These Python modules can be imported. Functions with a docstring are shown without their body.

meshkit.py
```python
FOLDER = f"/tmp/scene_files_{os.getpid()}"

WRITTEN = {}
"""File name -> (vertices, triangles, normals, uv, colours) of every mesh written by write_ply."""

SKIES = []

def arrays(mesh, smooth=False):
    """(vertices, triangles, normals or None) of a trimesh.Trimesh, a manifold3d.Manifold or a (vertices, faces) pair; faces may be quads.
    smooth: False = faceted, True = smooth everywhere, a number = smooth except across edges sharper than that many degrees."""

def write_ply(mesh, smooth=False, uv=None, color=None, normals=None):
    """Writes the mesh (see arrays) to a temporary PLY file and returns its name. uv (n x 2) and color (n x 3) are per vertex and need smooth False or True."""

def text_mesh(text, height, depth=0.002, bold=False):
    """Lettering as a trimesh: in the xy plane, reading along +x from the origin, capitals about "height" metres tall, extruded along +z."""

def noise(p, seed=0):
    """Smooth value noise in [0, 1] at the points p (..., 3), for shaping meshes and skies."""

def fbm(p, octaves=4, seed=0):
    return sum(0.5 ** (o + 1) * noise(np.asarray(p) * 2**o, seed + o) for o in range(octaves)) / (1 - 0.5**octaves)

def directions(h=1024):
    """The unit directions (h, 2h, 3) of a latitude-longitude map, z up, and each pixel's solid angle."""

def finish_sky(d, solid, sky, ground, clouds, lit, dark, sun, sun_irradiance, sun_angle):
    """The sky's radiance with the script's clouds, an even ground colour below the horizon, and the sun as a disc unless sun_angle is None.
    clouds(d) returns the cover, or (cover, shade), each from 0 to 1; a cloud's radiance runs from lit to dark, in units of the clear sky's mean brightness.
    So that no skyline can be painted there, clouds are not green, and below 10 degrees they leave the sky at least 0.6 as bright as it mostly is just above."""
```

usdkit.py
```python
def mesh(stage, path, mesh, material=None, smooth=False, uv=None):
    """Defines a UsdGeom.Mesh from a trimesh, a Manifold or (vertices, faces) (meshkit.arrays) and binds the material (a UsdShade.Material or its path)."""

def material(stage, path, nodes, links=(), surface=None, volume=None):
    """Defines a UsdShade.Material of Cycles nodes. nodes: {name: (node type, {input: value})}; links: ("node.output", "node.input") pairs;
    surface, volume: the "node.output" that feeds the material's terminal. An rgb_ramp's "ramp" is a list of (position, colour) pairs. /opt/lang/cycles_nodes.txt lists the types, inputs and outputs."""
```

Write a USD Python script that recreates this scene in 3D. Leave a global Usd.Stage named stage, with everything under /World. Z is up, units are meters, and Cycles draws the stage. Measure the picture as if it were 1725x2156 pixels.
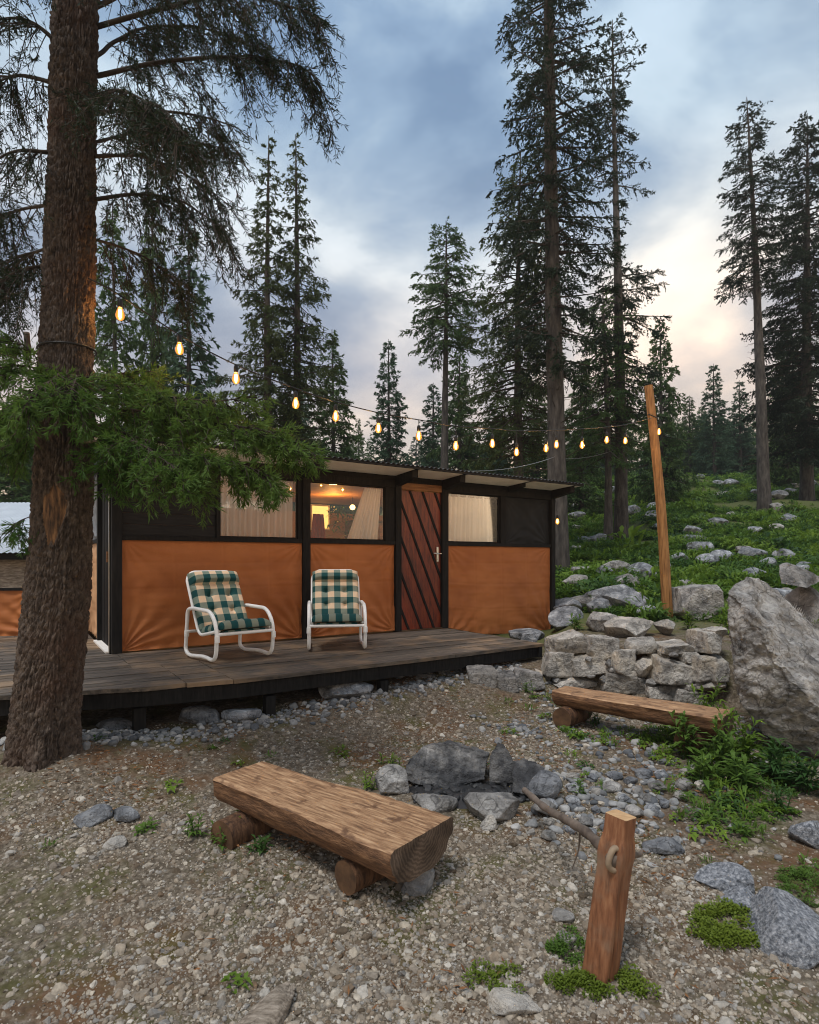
import math, random
import numpy as np, trimesh, usdkit, meshkit
from meshkit import fbm, noise
from pxr import Usd, UsdGeom, UsdLux, UsdShade, Gf, Sdf, Vt
from shapely.geometry import Polygon, box as sbox
from shapely import affinity

stage = Usd.Stage.CreateInMemory()
UsdGeom.SetStageUpAxis(stage, 'Z')
UsdGeom.SetStageMetersPerUnit(stage, 1.0)
UsdGeom.Xform.Define(stage, '/World')
UsdGeom.Scope.Define(stage, '/World/Looks')

# ------------------------------------------------------------------ camera
F, CX, HY, EYE = 1250.0, 862.5, 1180.0, 1.5       # lens in units of a 1725 wide picture
cam = UsdGeom.Camera.Define(stage, '/World/camera')
cam.CreateHorizontalApertureAttr(36.0)
cam.CreateVerticalApertureAttr(45.0)
cam.CreateFocalLengthAttr(36.0 * F / 1725.0)
cam.CreateVerticalApertureOffsetAttr((HY - 1078.0) / 1725.0 * 36.0)
cam.CreateClippingRangeAttr((0.05, 2000.0))
cam.CreateFStopAttr(5.6)
cam.CreateFocusDistanceAttr(6.5)
cam.CreateExposureAttr(0.80)
xf = UsdGeom.Xformable(cam)
xf.AddTranslateOp().Set(Gf.Vec3d(0, 0, EYE))
xf.AddRotateXOp().Set(90.0)

# ------------------------------------------------------------------ sky and sun
SUN_AZ, SUN_EL = math.radians(-145), math.radians(64)
SD = np.array([math.sin(SUN_AZ) * math.cos(SUN_EL), math.cos(SUN_AZ) * math.cos(SUN_EL), math.sin(SUN_EL)])
GLOW = np.array([0.46, 0.87, 0.16]); GLOW /= np.linalg.norm(GLOW)      # where the low evening light breaks through the clouds
K = 10.0
sky_mat = usdkit.material(stage, '/World/Looks/sky_look', {
    'tc': ('texture_coordinate', {}),
    'sky': ('sky_texture', {'sky_type': 'single_scattering', 'sun_disc': False, 'sun_elevation': SUN_EL, 'sun_rotation': SUN_AZ}),
    'sx': ('separate_xyz', {}),
    'el': ('rgb_ramp', {'ramp': [(0.0, (.66 * K, .48 * K, .28 * K)), (0.17, (.60 * K, .48 * K, .36 * K)), (0.30, (.45 * K, .42 * K, .41 * K)), (0.44, (.345 * K, .385 * K, .43 * K)), (0.58, (.265 * K, .34 * K, .42 * K)), (0.70, (.23 * K, .31 * K, .405 * K)), (1.0, (.25 * K, .32 * K, .405 * K))]}),
    'map': ('mapping', {'scale': (1.0, 1.0, 1.9), 'location': (1.3, 2.2, 5.1)}),
    'n1': ('noise_texture', {'scale': 2.6, 'detail': 7.0, 'roughness': 0.52, 'distortion': 0.25}),
    'r1': ('rgb_ramp', {'ramp': [(0.0, (.50, .57, .66)), (.36, (.50, .58, .70)), (.455, (.74, .80, .88)), (.52, (1.02, 1.02, 1.02)), (.58, (1.34, 1.28, 1.20)), (.70, (1.62, 1.50, 1.38)), (1.0, (1.7, 1.6, 1.45))]}),
    'mul': ('mix_color', {'blend_type': 'multiply', 'fac': 1.0, 'use_clamp': False}),
    'map2': ('mapping', {'scale': (1.0, 1.0, 1.8), 'location': (7.7, 1.2, 4.0)}),
    'n2': ('noise_texture', {'scale': 1.3, 'detail': 4.0, 'roughness': 0.5}),
    'r2': ('rgb_ramp', {'ramp': [(.54, (0, 0, 0)), (.74, (.5, .5, .5))]}),
    'dim': ('mix_color', {'blend_type': 'multiply', 'fac': 1.0, 'b': (.34, .40, .48), 'use_clamp': False}),
    'gap': ('mix_color', {'blend_type': 'mix', 'use_clamp': False}),
    'dot': ('vector_math', {'math_type': 'dot_product', 'vector2': tuple(GLOW)}),
    'gr': ('map_range', {'range_type': 'smoothstep', 'from_min': 0.90, 'from_max': 1.0, 'to_min': 0.0, 'to_max': 1.0, 'clamp': True}),
    'gc': ('mix_color', {'blend_type': 'mix', 'a': (1, 1, 1), 'b': (1.55, 1.34, 1.12), 'use_clamp': False}),
    'out': ('mix_color', {'blend_type': 'multiply', 'fac': 1.0, 'use_clamp': False}),
    'bg': ('background_shader', {'strength': 0.10}),
}, [('tc.generated', 'sx.vector'), ('sx.z', 'el.fac'), ('tc.generated', 'map.vector'), ('map.vector', 'n1.vector'), ('n1.fac', 'r1.fac'),
    ('el.color', 'mul.a'), ('r1.color', 'mul.b'), ('tc.generated', 'map2.vector'), ('map2.vector', 'n2.vector'), ('n2.fac', 'r2.fac'),
    ('sky.color', 'dim.a'), ('r2.color', 'gap.fac'), ('mul.result', 'gap.a'), ('dim.result', 'gap.b'),
    ('tc.generated', 'dot.vector1'), ('dot.value', 'gr.value'), ('gr.result', 'gc.fac'), ('gap.result', 'out.a'), ('gc.result', 'out.b'), ('out.result', 'bg.color')],
    surface='bg.background')
dome = UsdLux.DomeLight.Define(stage, '/World/sky')
UsdShade.MaterialBindingAPI.Apply(dome.GetPrim()).Bind(sky_mat)
dome.GetPrim().SetCustomDataByKey('kind', 'structure')
sun = UsdLux.DistantLight.Define(stage, '/World/sun')
sun.CreateNormalizeAttr(True)
sun.CreateIntensityAttr(0.40)
sun.CreateAngleAttr(16.0)
sun.CreateColorAttr(Gf.Vec3f(1.0, 0.97, 0.93))
sx_ = UsdGeom.Xformable(sun)
q = Gf.Rotation(Gf.Vec3d(0, 0, 1), Gf.Vec3d(*SD)).GetQuat()
sx_.AddOrientOp().Set(Gf.Quatf(q))

# ------------------------------------------------------------------ helpers
_used = {}
def fresh(parent, name):
    k = (parent, name); n = _used.get(k, 0); _used[k] = n + 1
    return f'{parent}/{name}' if n == 0 else f'{parent}/{name}_{n:03d}'
def tag(prim, label=None, cat=None, group=None, kind=None):
    for k, v in (('label', label), ('category', cat), ('group', group), ('kind', kind)):
        if v: prim.SetCustomDataByKey(k, v)
    return prim
def thing(name, label, cat, loc=(0, 0, 0), rz=0.0, group=None, kind=None, scale=None):
    p = fresh('/World', name)
    x = UsdGeom.Xform.Define(stage, p)
    x.AddTranslateOp().Set(Gf.Vec3d(*map(float, loc)))
    if rz: x.AddRotateZOp().Set(math.degrees(rz))
    if scale is not None: x.AddScaleOp().Set(Gf.Vec3f(*np.broadcast_to(scale, 3).astype(float).tolist()))
    tag(x.GetPrim(), label, cat, group, kind)
    return p
def part(parent, name, mesh, m, smooth=False, label=None, uv=None, kind=None):
    p = fresh(parent, name)
    o = usdkit.mesh(stage, p, mesh, MATS[m], smooth, uv)
    tag(o.GetPrim(), label, kind=kind)
    return p
def solo(name, mesh, m, label=None, cat=None, group=None, kind=None, smooth=False):
    p = fresh('/World', name)
    o = usdkit.mesh(stage, p, mesh, MATS[m], smooth)
    tag(o.GetPrim(), label, cat, group, kind)
    return p
def copy_of(src, loc, rz=0.0, scale=1.0, label=None, group=None, name=None):
    s = stage.GetPrimAtPath(src); cd = s.GetCustomData()
    p = fresh('/World', name or src.split('/')[-1].rstrip('0123456789_'))
    x = UsdGeom.Xform.Define(stage, p)
    x.GetPrim().GetReferences().AddInternalReference(src)
    x.ClearXformOpOrder()
    x.AddTranslateOp(opSuffix='put').Set(Gf.Vec3d(*map(float, loc)))
    x.AddRotateZOp(opSuffix='put').Set(math.degrees(rz))
    x.AddScaleOp(opSuffix='put').Set(Gf.Vec3f(*np.broadcast_to(scale, 3).astype(float).tolist()))
    x.GetPrim().SetInstanceable(True)
    tag(x.GetPrim(), label or cd.get('label'), cd.get('category'), group or cd.get('group'))
    return p
def at(px, py, d):
    return np.array([(px - CX) / F * d, d, EYE + (HY - py) / F * d])
def cat_(ms): return trimesh.util.concatenate(ms)
def bx(x0, x1, y0, y1, z0, z1, ch=0.0):
    m = trimesh.creation.box([x1 - x0, y1 - y0, z1 - z0])
    if ch > 0:
        v = []
        hx, hy, hz = (x1 - x0) / 2, (y1 - y0) / 2, (z1 - z0) / 2
        for sx in (-1, 1):
            for sy in (-1, 1):
                for sz in (-1, 1):
                    v += [(sx * (hx - ch), sy * (hy - ch), sz * hz), (sx * (hx - ch), sy * hy, sz * (hz - ch)), (sx * hx, sy * (hy - ch), sz * (hz - ch))]
        m = trimesh.convex.convex_hull(np.array(v))
    m.apply_translation([(x0 + x1) / 2, (y0 + y1) / 2, (z0 + z1) / 2])
    return m
def tube(pts, r, sides=8, caps=True, closed=False):
    p = np.asarray(pts, float); n = len(p)
    r = np.broadcast_to(np.asarray(r, float), (n,))
    t = np.roll(p, -1, 0) - np.roll(p, 1, 0) if closed else np.gradient(p, axis=0)
    t /= np.linalg.norm(t, axis=1, keepdims=True) + 1e-12
    a = np.zeros_like(p); up = np.array([0, 0, 1.0]) if abs(t[0, 2]) < .9 else np.array([1.0, 0, 0])
    prev = np.cross(t[0], up); prev /= np.linalg.norm(prev)
    for i in range(n):
        prev = prev - t[i] * np.dot(prev, t[i]); prev /= np.linalg.norm(prev) + 1e-12; a[i] = prev
    b = np.cross(t, a)
    ang = np.arange(sides) * 2 * np.pi / sides
    v = p[:, None] + r[:, None, None] * (np.cos(ang)[None, :, None] * a[:, None] + np.sin(ang)[None, :, None] * b[:, None])
    v = v.reshape(-1, 3)
    m = n if closed else n - 1
    i, j = np.meshgrid(np.arange(m), np.arange(sides), indexing='ij')
    i2 = (i + 1) % n; j2 = (j + 1) % sides
    q = np.stack([i * sides + j, i * sides + j2, i2 * sides + j2, i2 * sides + j], -1).reshape(-1, 4)
    f = np.vstack([q[:, [0, 1, 2]], q[:, [0, 2, 3]]])
    if caps and not closed:
        k = len(v); v = np.vstack([v, p[0], p[-1]])
        j = np.arange(sides); j2 = (j + 1) % sides
        f = np.vstack([f, np.stack([np.full(sides, k), j2, j], 1), np.stack([np.full(sides, k + 1), (n - 1) * sides + j, (n - 1) * sides + j2], 1)])
    return trimesh.Trimesh(v, f, process=False)
def spline(pts, n):
    p = np.asarray(pts, float); k = len(p)
    P = np.vstack([2 * p[0] - p[1], p, 2 * p[-1] - p[-2]])
    out = []
    for s in np.linspace(0, k - 1 - 1e-9, n):
        i = int(s); u = s - i
        a, b, c, d = P[i:i + 4]
        out.append(.5 * (2 * b + (c - a) * u + (2 * a - 5 * b + 4 * c - d) * u * u + (3 * b - a - 3 * c + d) * u ** 3))
    return np.array(out)
def rounded(pts, r, n=6, closed=False):
    """polyline with its corners rounded by radius r"""
    p = [np.asarray(x, float) for x in pts]; out = []
    K_ = len(p)
    for i in range(K_):
        if not closed and i in (0, K_ - 1): out.append(p[i]); continue
        a, b, c = p[i - 1], p[i], p[(i + 1) % K_]
        ra = min(r, .48 * np.linalg.norm(a - b), .48 * np.linalg.norm(c - b))
        s, e = b + (a - b) / np.linalg.norm(a - b) * ra, b + (c - b) / np.linalg.norm(c - b) * ra
        for t in np.linspace(0, 1, n): out.append((1 - t) ** 2 * s + 2 * t * (1 - t) * b + t * t * e)
    return np.array(out)
def gridmesh(P):
    """P (a, b, 3) -> trimesh sheet"""
    a, b = P.shape[:2]
    i, j = np.meshgrid(np.arange(a - 1), np.arange(b - 1), indexing='ij')
    q = np.stack([i * b + j, (i + 1) * b + j, (i + 1) * b + j + 1, i * b + j + 1], -1).reshape(-1, 4)
    return trimesh.Trimesh(P.reshape(-1, 3), np.vstack([q[:, [0, 1, 2]], q[:, [0, 2, 3]]]), process=False)
def ss(a, b, x):
    t = np.clip((np.asarray(x, float) - a) / (b - a), 0, 1)
    return t * t * (3 - 2 * t)
_ico = {k: trimesh.creation.icosphere(k) for k in range(0, 6)}
def rock(seed, size, sub=4, planes=13, rough=.05, lo=.60, fine=1.0, block=False):
    r = np.random.default_rng(seed)
    v = np.array(_ico[sub].vertices)
    n = r.normal(size=(planes, 3)); n /= np.linalg.norm(n, axis=1, keepdims=True)
    d = r.uniform(lo, .98, planes)
    if block:
        ax_ = np.vstack([np.eye(3), -np.eye(3)]) + r.normal(0, .13, (6, 3)); ax_ /= np.linalg.norm(ax_, axis=1, keepdims=True)
        n = np.vstack([ax_, n[:5]]); d = np.concatenate([r.uniform(.58, .68, 6), r.uniform(.80, .98, 5)])
    c = v @ n.T
    rad = np.where(c > .05, d / np.maximum(c, .05), 9).min(1)
    rad = np.minimum(rad, 1.12)
    p = v * rad[:, None]
    lo_, hi = p.min(0), p.max(0)
    p = (p - (lo_ + hi) / 2) / (hi - lo_) * np.asarray(size)
    s = float(np.mean(size))
    q = p / s
    off = r.uniform(0, 50, 3)
    p = p + v * (rough * s * ((fbm(q * 3.2 + off, 4, seed) - .5) * 1.6 + fine * (np.abs(fbm(q * 9 + off, 3, seed + 5) - .5)) * -.7))[:, None]
    return trimesh.Trimesh(p, _ico[sub].faces.copy(), process=False)

# ------------------------------------------------------------------ materials
MATS = {}
def mat(name, nodes, links, surface='p.BSDF', volume=None):
    MATS[name] = usdkit.material(stage, f'/World/Looks/{name}', nodes, links, surface=surface, volume=volume)
def pm(name, stops, scale=5, stretch=(1, 1, 1), rough=.75, bump=None, detail=6, coord='object', spec=.3, nrough=.6, rnd=0.0, blotch=None, dist=0.0, extra=None, crack=None):
    """noise coloured principled; bump = (scale, strength, distance); blotch = (scale, colour, lo, hi) second colour in patches; rnd = brightness spread between objects"""
    tc = ('geometry', {}) if coord == 'position' else ('texture_coordinate', {})
    src = 'tc.position' if coord == 'position' else 'tc.object'
    nodes = {'tc': tc, 'map': ('mapping', {'scale': stretch}), 'n': ('noise_texture', {'scale': scale, 'detail': float(detail), 'roughness': nrough, 'distortion': dist}),
             'r': ('rgb_ramp', {'ramp': stops}), 'p': ('principled_bsdf', {'roughness': rough, 'specular_ior_level': spec})}
    links = [(src, 'map.vector'), ('map.vector', 'n.vector'), ('n.fac', 'r.fac')]
    col = 'r.color'
    if blotch:
        bs, bc, lo, hi = blotch
        nodes['bn'] = ('noise_texture', {'scale': bs, 'detail': 5.0, 'roughness': .6}); nodes['br'] = ('map_range', {'from_min': lo, 'from_max': hi, 'clamp': True})
        nodes['bm'] = ('mix_color', {'blend_type': 'mix', 'b': bc})
        links += [(src, 'bn.vector'), ('bn.fac', 'br.value'), ('br.result', 'bm.fac'), (col, 'bm.a')]; col = 'bm.result'
    if crack:
        nodes.update({'wn': ('noise_texture', {'scale': crack[0] * .8, 'detail': 4.0}), 'wa': ('vector_math', {'math_type': 'multiply_add', 'vector2': (crack[1],) * 3}), 'vo': ('voronoi_texture', {'feature': 'distance_to_edge', 'scale': crack[0]}), 'cr': ('map_range', {'from_min': 0.0, 'from_max': crack[2], 'to_min': .42, 'to_max': 1.0, 'clamp': True}), 'ch': ('hsv', {})})
        links += [(src, 'wn.vector'), ('wn.color', 'wa.vector1'), (src, 'wa.vector3'), ('wa.vector', 'vo.vector'), ('vo.distance', 'cr.value'), ('cr.result', 'ch.value'), (col, 'ch.color')]; col = 'ch.color'
    if rnd:
        nodes['oi'] = ('object_info', {}); nodes['om'] = ('map_range', {'to_min': 1 - rnd, 'to_max': 1 + rnd})
        nodes['hs'] = ('hsv', {})
        links += [('oi.random', 'om.value'), ('om.result', 'hs.value'), (col, 'hs.color')]; col = 'hs.color'
    links.append((col, 'p.base_color'))
    if bump:
        nodes['b'] = ('noise_texture', {'scale': bump[0], 'detail': 8.0, 'roughness': .65}); nodes['bp'] = ('bump', {'strength': bump[1], 'distance': bump[2]})
        links += [('map.vector', 'b.vector'), ('b.fac', 'bp.height'), ('bp.normal', 'p.normal')]
    if extra: nodes['p'][1].update(extra)
    mat(name, nodes, links)
def leafmat(name, a, b, tr=.35, var=1.0, rough=.6):
    """leaf with translucency; colour varies per blade between a and b and over space"""
    mat(name, {'g': ('geometry', {}), 'n': ('noise_texture', {'scale': .9, 'detail': 3.0}), 'ad': ('math', {'math_type': 'multiply_add', 'value2': .6, 'value3': 0.0}),
               'sm': ('math', {'math_type': 'multiply_add', 'value2': .7}), 'r': ('rgb_ramp', {'ramp': [(.15, a), (.95, b)]}),
               'p': ('principled_bsdf', {'roughness': rough, 'specular_ior_level': .25}), 't': ('translucent_bsdf', {}), 'm': ('mix_closure', {'fac': tr})},
        [('g.position', 'n.vector'), ('g.random_per_island', 'ad.value1'), ('n.fac', 'sm.value1'), ('ad.value', 'sm.value3'), ('sm.value', 'r.fac'), ('r.color', 'p.base_color'), ('r.color', 't.color'), ('p.BSDF', 'm.closure1'), ('t.BSDF', 'm.closure2')], surface='m.closure')

pm('bark', [(.28, (.020, .015, .012)), (.5, (.075, .055, .043)), (.75, (.16, .125, .10))], 22, (1.3, 1.3, .9), .9, (45, .8, .02), coord='object', blotch=(1.2, (.075, .040, .026), .5, .7))
pm('bark_grey', [(.28, (0.017, 0.014, 0.013)), (.5, (0.055, 0.048, 0.043)), (.75, (0.110, 0.096, 0.085))], 3, (4, 4, .9), .9, (8, .6, .03), coord='object')
pm('twig', [(.3, (.02, .015, .011)), (.7, (.06, .045, .033))], 10, rough=.9)
pm('bare_wood', [(.36, (.022, .014, .009)), (.5, (.10, .050, .022)), (.66, (.24, .125, .055))], 9, (5, 5, .8), .7, (14, .4, .008))
leafmat('needle_near', (.035, .095, .016), (.22, .31, .065), .42)
leafmat('needle_dark', (.008, .018, .009), (.034, .052, .020), .22)
leafmat('needle_mid', (.028, .070, .020), (.125, .175, .044), .32)
leafmat('needle_olive', (.024, .045, .014), (.115, .130, .032), .30)
leafmat('needle_blue', (.028, .066, .036), (.090, .150, .072), .30)
leafmat('needle_far', (.025, .055, .045), (.06, .10, .075), .25)
leafmat('leaf_bright', (.075, .15, .016), (.27, .37, .045), .42)
leafmat('leaf_green', (.055, .125, .020), (.20, .29, .045), .42)
leafmat('leaf_deep', (.032, .085, .022), (.12, .20, .040), .40)
leafmat('leaf_dusk', (.018, .050, .016), (.060, .11, .030), .35)
leafmat('moss', (.06, .10, .010), (.26, .32, .030), .30)
pm('rock', [(.32, (0.070, 0.068, 0.068)), (.44, (0.210, 0.202, 0.194)), (.54, (0.350, 0.334, 0.318)), (.66, (0.559, 0.535, 0.505))], 5.5, rough=.85, bump=(26, 1.0, .07), crack=(4.5, .55, .035), coord='position', detail=9, rnd=.18, nrough=.66, blotch=(2.3, (.25, .23, .205), .52, .72))
pm('rock_blue', [(.30, (0.057, 0.062, 0.069)), (.45, (0.155, 0.162, 0.177)), (.56, (0.268, 0.276, 0.292)), (.68, (0.470, 0.479, 0.495))], 7, rough=.85, bump=(28, 1.0, .05), crack=(6.5, .4, .03), coord='position', detail=9, rnd=.2, nrough=.66)
pm('rock_pale', [(.30, (0.128, 0.117, 0.105)), (.44, (0.299, 0.280, 0.255)), (.56, (0.479, 0.449, 0.407)), (.70, (0.719, 0.681, 0.629))], 7, rough=.85, bump=(28, 1.0, .05), crack=(6.0, .4, .03), coord='position', detail=9, rnd=.15, nrough=.66, blotch=(3.5, (.40, .33, .24), .52, .75))
pm('rock_speck', [(.35, (0.042, 0.046, 0.056)), (.47, (0.154, 0.164, 0.182)), (.56, (0.280, 0.287, 0.308)), (.68, (0.504, 0.511, 0.525))], 55, rough=.9, bump=(30, 1.0, .03), coord='position', detail=8, nrough=.75)
pm('rock_soot', [(.30, (0.019, 0.019, 0.021)), (.48, (0.066, 0.066, 0.069)), (.60, (0.159, 0.154, 0.150)), (.75, (0.450, 0.432, 0.413))], 5, rough=.85, bump=(12, 1.0, .07), coord='position', detail=8, nrough=.68)
pm('charcoal', [(.3, (.004, .004, .004)), (.7, (.022, .022, .024))], 12, rough=.6, bump=(30, .6, .01), coord='position', spec=.5)
mat('pebble', {'oi': ('object_info', {}), 'r': ('rgb_ramp', {'ramp': [(0, (0.080, 0.060, 0.041)), (.18, (0.264, 0.219, 0.168)), (.34, (0.160, 0.135, 0.110)), (.5, (0.336, 0.289, 0.230)), (.62, (0.120, 0.081, 0.050)), (.76, (0.400, 0.350, 0.281)), (.86, (0.192, 0.181, 0.168)), (.94, (0.440, 0.400, 0.343)), (1, (0.104, 0.096, 0.088))]}),
               'g': ('geometry', {}), 'n': ('noise_texture', {'scale': 40.0, 'detail': 5.0, 'roughness': .7}), 'mr': ('map_range', {'from_min': .3, 'from_max': .7, 'to_min': .62, 'to_max': 1.3}),
               'h': ('hsv', {}), 'p': ('principled_bsdf', {'roughness': .9, 'specular_ior_level': .2})},
    [('oi.random', 'r.fac'), ('r.color', 'h.color'), ('g.position', 'n.vector'), ('n.fac', 'mr.value'), ('mr.result', 'h.value'), ('h.color', 'p.base_color')])
mat('pebble_grey', {'oi': ('object_info', {}), 'r': ('rgb_ramp', {'ramp': [(0, (.07, .076, .085)), (.35, (.135, .137, .14)), (.7, (.21, .21, .208)), (1, (.33, .32, .305))]}),
               'g': ('geometry', {}), 'n': ('noise_texture', {'scale': 30.0, 'detail': 5.0, 'roughness': .7}), 'mr': ('map_range', {'from_min': .3, 'from_max': .7, 'to_min': .7, 'to_max': 1.25}),
               'h': ('hsv', {}), 'p': ('principled_bsdf', {'roughness': .85, 'specular_ior_level': .3})},
    [('oi.random', 'r.fac'), ('r.color', 'h.color'), ('g.position', 'n.vector'), ('n.fac', 'mr.value'), ('mr.result', 'h.value'), ('h.color', 'p.base_color')])
pm('litter', [(.3, (.09, .040, .016)), (.7, (.23, .105, .040))], 20, coord='position', rough=.85)
# earth: gravel tan in the yard, needle-brown patches, moss, dark soil on the hill
mat('earth', {'g': ('geometry', {}), 's': ('separate_xyz', {}),
    'n1': ('noise_texture', {'scale': 26.0, 'detail': 8.0, 'roughness': .7}), 'r1': ('rgb_ramp', {'ramp': [(.3, (.035, .026, .018)), (.5, (.11, .088, .064)), (.7, (.24, .205, .165))]}),
    'n2': ('noise_texture', {'scale': 1.5, 'detail': 6.0, 'roughness': .65}), 'm2': ('map_range', {'from_min': .50, 'from_max': .62, 'to_max': .75, 'clamp': True}), 'brown': ('mix_color', {'b': (.10, .050, .022)}),
    'n3': ('noise_texture', {'scale': 2.3, 'detail': 7.0, 'roughness': .7, 'w': 3.0}), 'mp3': ('mapping', {'location': (5, 9, 0)}), 'm3': ('map_range', {'from_min': .50, 'from_max': .64, 'to_max': .75, 'clamp': True}), 'mossy': ('mix_color', {'b': (.062, .062, .014)}),
    'hy': ('map_range', {'from_min': 7.2, 'from_max': 9.0, 'clamp': True}), 'hill': ('mix_color', {'b': (.075, .085, .028)}),
    'b': ('voronoi_texture', {'scale': 34.0}), 'bp': ('bump', {'strength': .5, 'distance': .02, 'invert': True}), 'p': ('principled_bsdf', {'roughness': .95, 'specular_ior_level': .15})},
    [('g.position', 'n1.vector'), ('n1.fac', 'r1.fac'), ('g.position', 'n2.vector'), ('n2.fac', 'm2.value'), ('m2.result', 'brown.fac'), ('r1.color', 'brown.a'),
     ('g.position', 'mp3.vector'), ('mp3.vector', 'n3.vector'), ('n3.fac', 'm3.value'), ('m3.result', 'mossy.fac'), ('brown.result', 'mossy.a'),
     ('g.position', 's.vector'), ('s.y', 'hy.value'), ('hy.result', 'hill.fac'), ('mossy.result', 'hill.a'), ('hill.result', 'p.base_color'),
     ('g.position', 'b.vector'), ('b.distance', 'bp.height'), ('bp.normal', 'p.normal')])
pm('plank', [(.30, (0.025, 0.022, 0.019)), (.5, (0.076, 0.062, 0.050)), (.72, (0.173, 0.133, 0.097))], 4, (1.2, 14, 8), .72, (6, .35, .004), rnd=.35, spec=.35, blotch=(1.3, (.22, .145, .085), .50, .68))
pm('black_wood', [(.3, (.007, .007, .007)), (.7, (.022, .020, .019))], 6, (8, 8, 1), .75, (12, .3, .004), spec=.12)
pm('black_board', [(.3, (.010, .010, .011)), (.7, (.026, .025, .025))], 6, (1, 8, 14), .7, (10, .3, .004), spec=.15)
pm('black_vinyl', [(.3, (.010, .010, .011)), (.7, (.020, .020, .021))], 3, rough=.6, spec=.15)
pm('grey_vinyl', [(.3, (.11, .125, .145)), (.7, (.20, .215, .235))], 3, rough=.5, spec=.4)
pm('tarp', [(.25, (.28, .088, .026)), (.5, (.375, .126, .036)), (.75, (.45, .162, .050))], 1.6, (1, 1, 1.4), .62, (60, .10, .002), spec=.3, blotch=(.9, (.30, .088, .020), .52, .75))
pm('tarp_pale', [(.3, (.50, .27, .14)), (.7, (.60, .35, .19))], 2, rough=.6, spec=.3)
pm('soffit', [(.3, (.66, .61, .56)), (.7, (.80, .76, .71))], 4, rough=.7, bump=(9, .3, .01))
pm('roof_metal', [(.3, (.03, .032, .034)), (.7, (.075, .078, .082))], 3, rough=.5, extra={'metallic': .3})
pm('roof_zinc', [(.3, (.40, .43, .47)), (.7, (.56, .59, .62))], 1.5, rough=.5, extra={'metallic': .2})
pm('door_red', [(.28, (0.037, 0.005, 0.002)), (.5, (0.141, 0.018, 0.004)), (.75, (0.218, 0.044, 0.010))], 3, (9, 9, 1.2), .42, (20, .25, .003), spec=.5, rnd=.25)
pm('lintel_wood', [(.3, (.09, .035, .012)), (.7, (.28, .13, .05))], 4, (1, 9, 9), .55, (14, .3, .004))
pm('pole_wood', [(.3, (.13, .055, .018)), (.5, (.26, .125, .042)), (.75, (.38, .20, .075))], 4, (10, 10, .8), .6, (18, .3, .004))
pm('post_wood', [(.28, (.085, .034, .016)), (.5, (.19, .078, .036)), (.75, (.30, .15, .075))], 5, (12, 12, 1.0), .68, (26, .4, .004), blotch=(4.0, (.20, .13, .085), .52, .70))
pm('post_top', [(.3, (.36, .21, .10)), (.7, (.56, .37, .20))], 20, (1, 6, 1), .75, (40, .3, .003))
pm('slab_top', [(.30, (0.056, 0.030, 0.016)), (.44, (0.200, 0.106, 0.053)), (.58, (0.362, 0.219, 0.119)), (.74, (0.575, 0.400, 0.250))], 5, (1.1, 11, 6), .6, (9, .6, .008), nrough=.68, detail=8, spec=.35, blotch=(7, (.11, .055, .028), .57, .66))
pm('slab_bark', [(.3, (.030, .015, .008)), (.5, (.12, .060, .030)), (.75, (.28, .15, .075))], 7, (1.2, 6, 6), .8, (14, .8, .015), nrough=.7)
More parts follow.
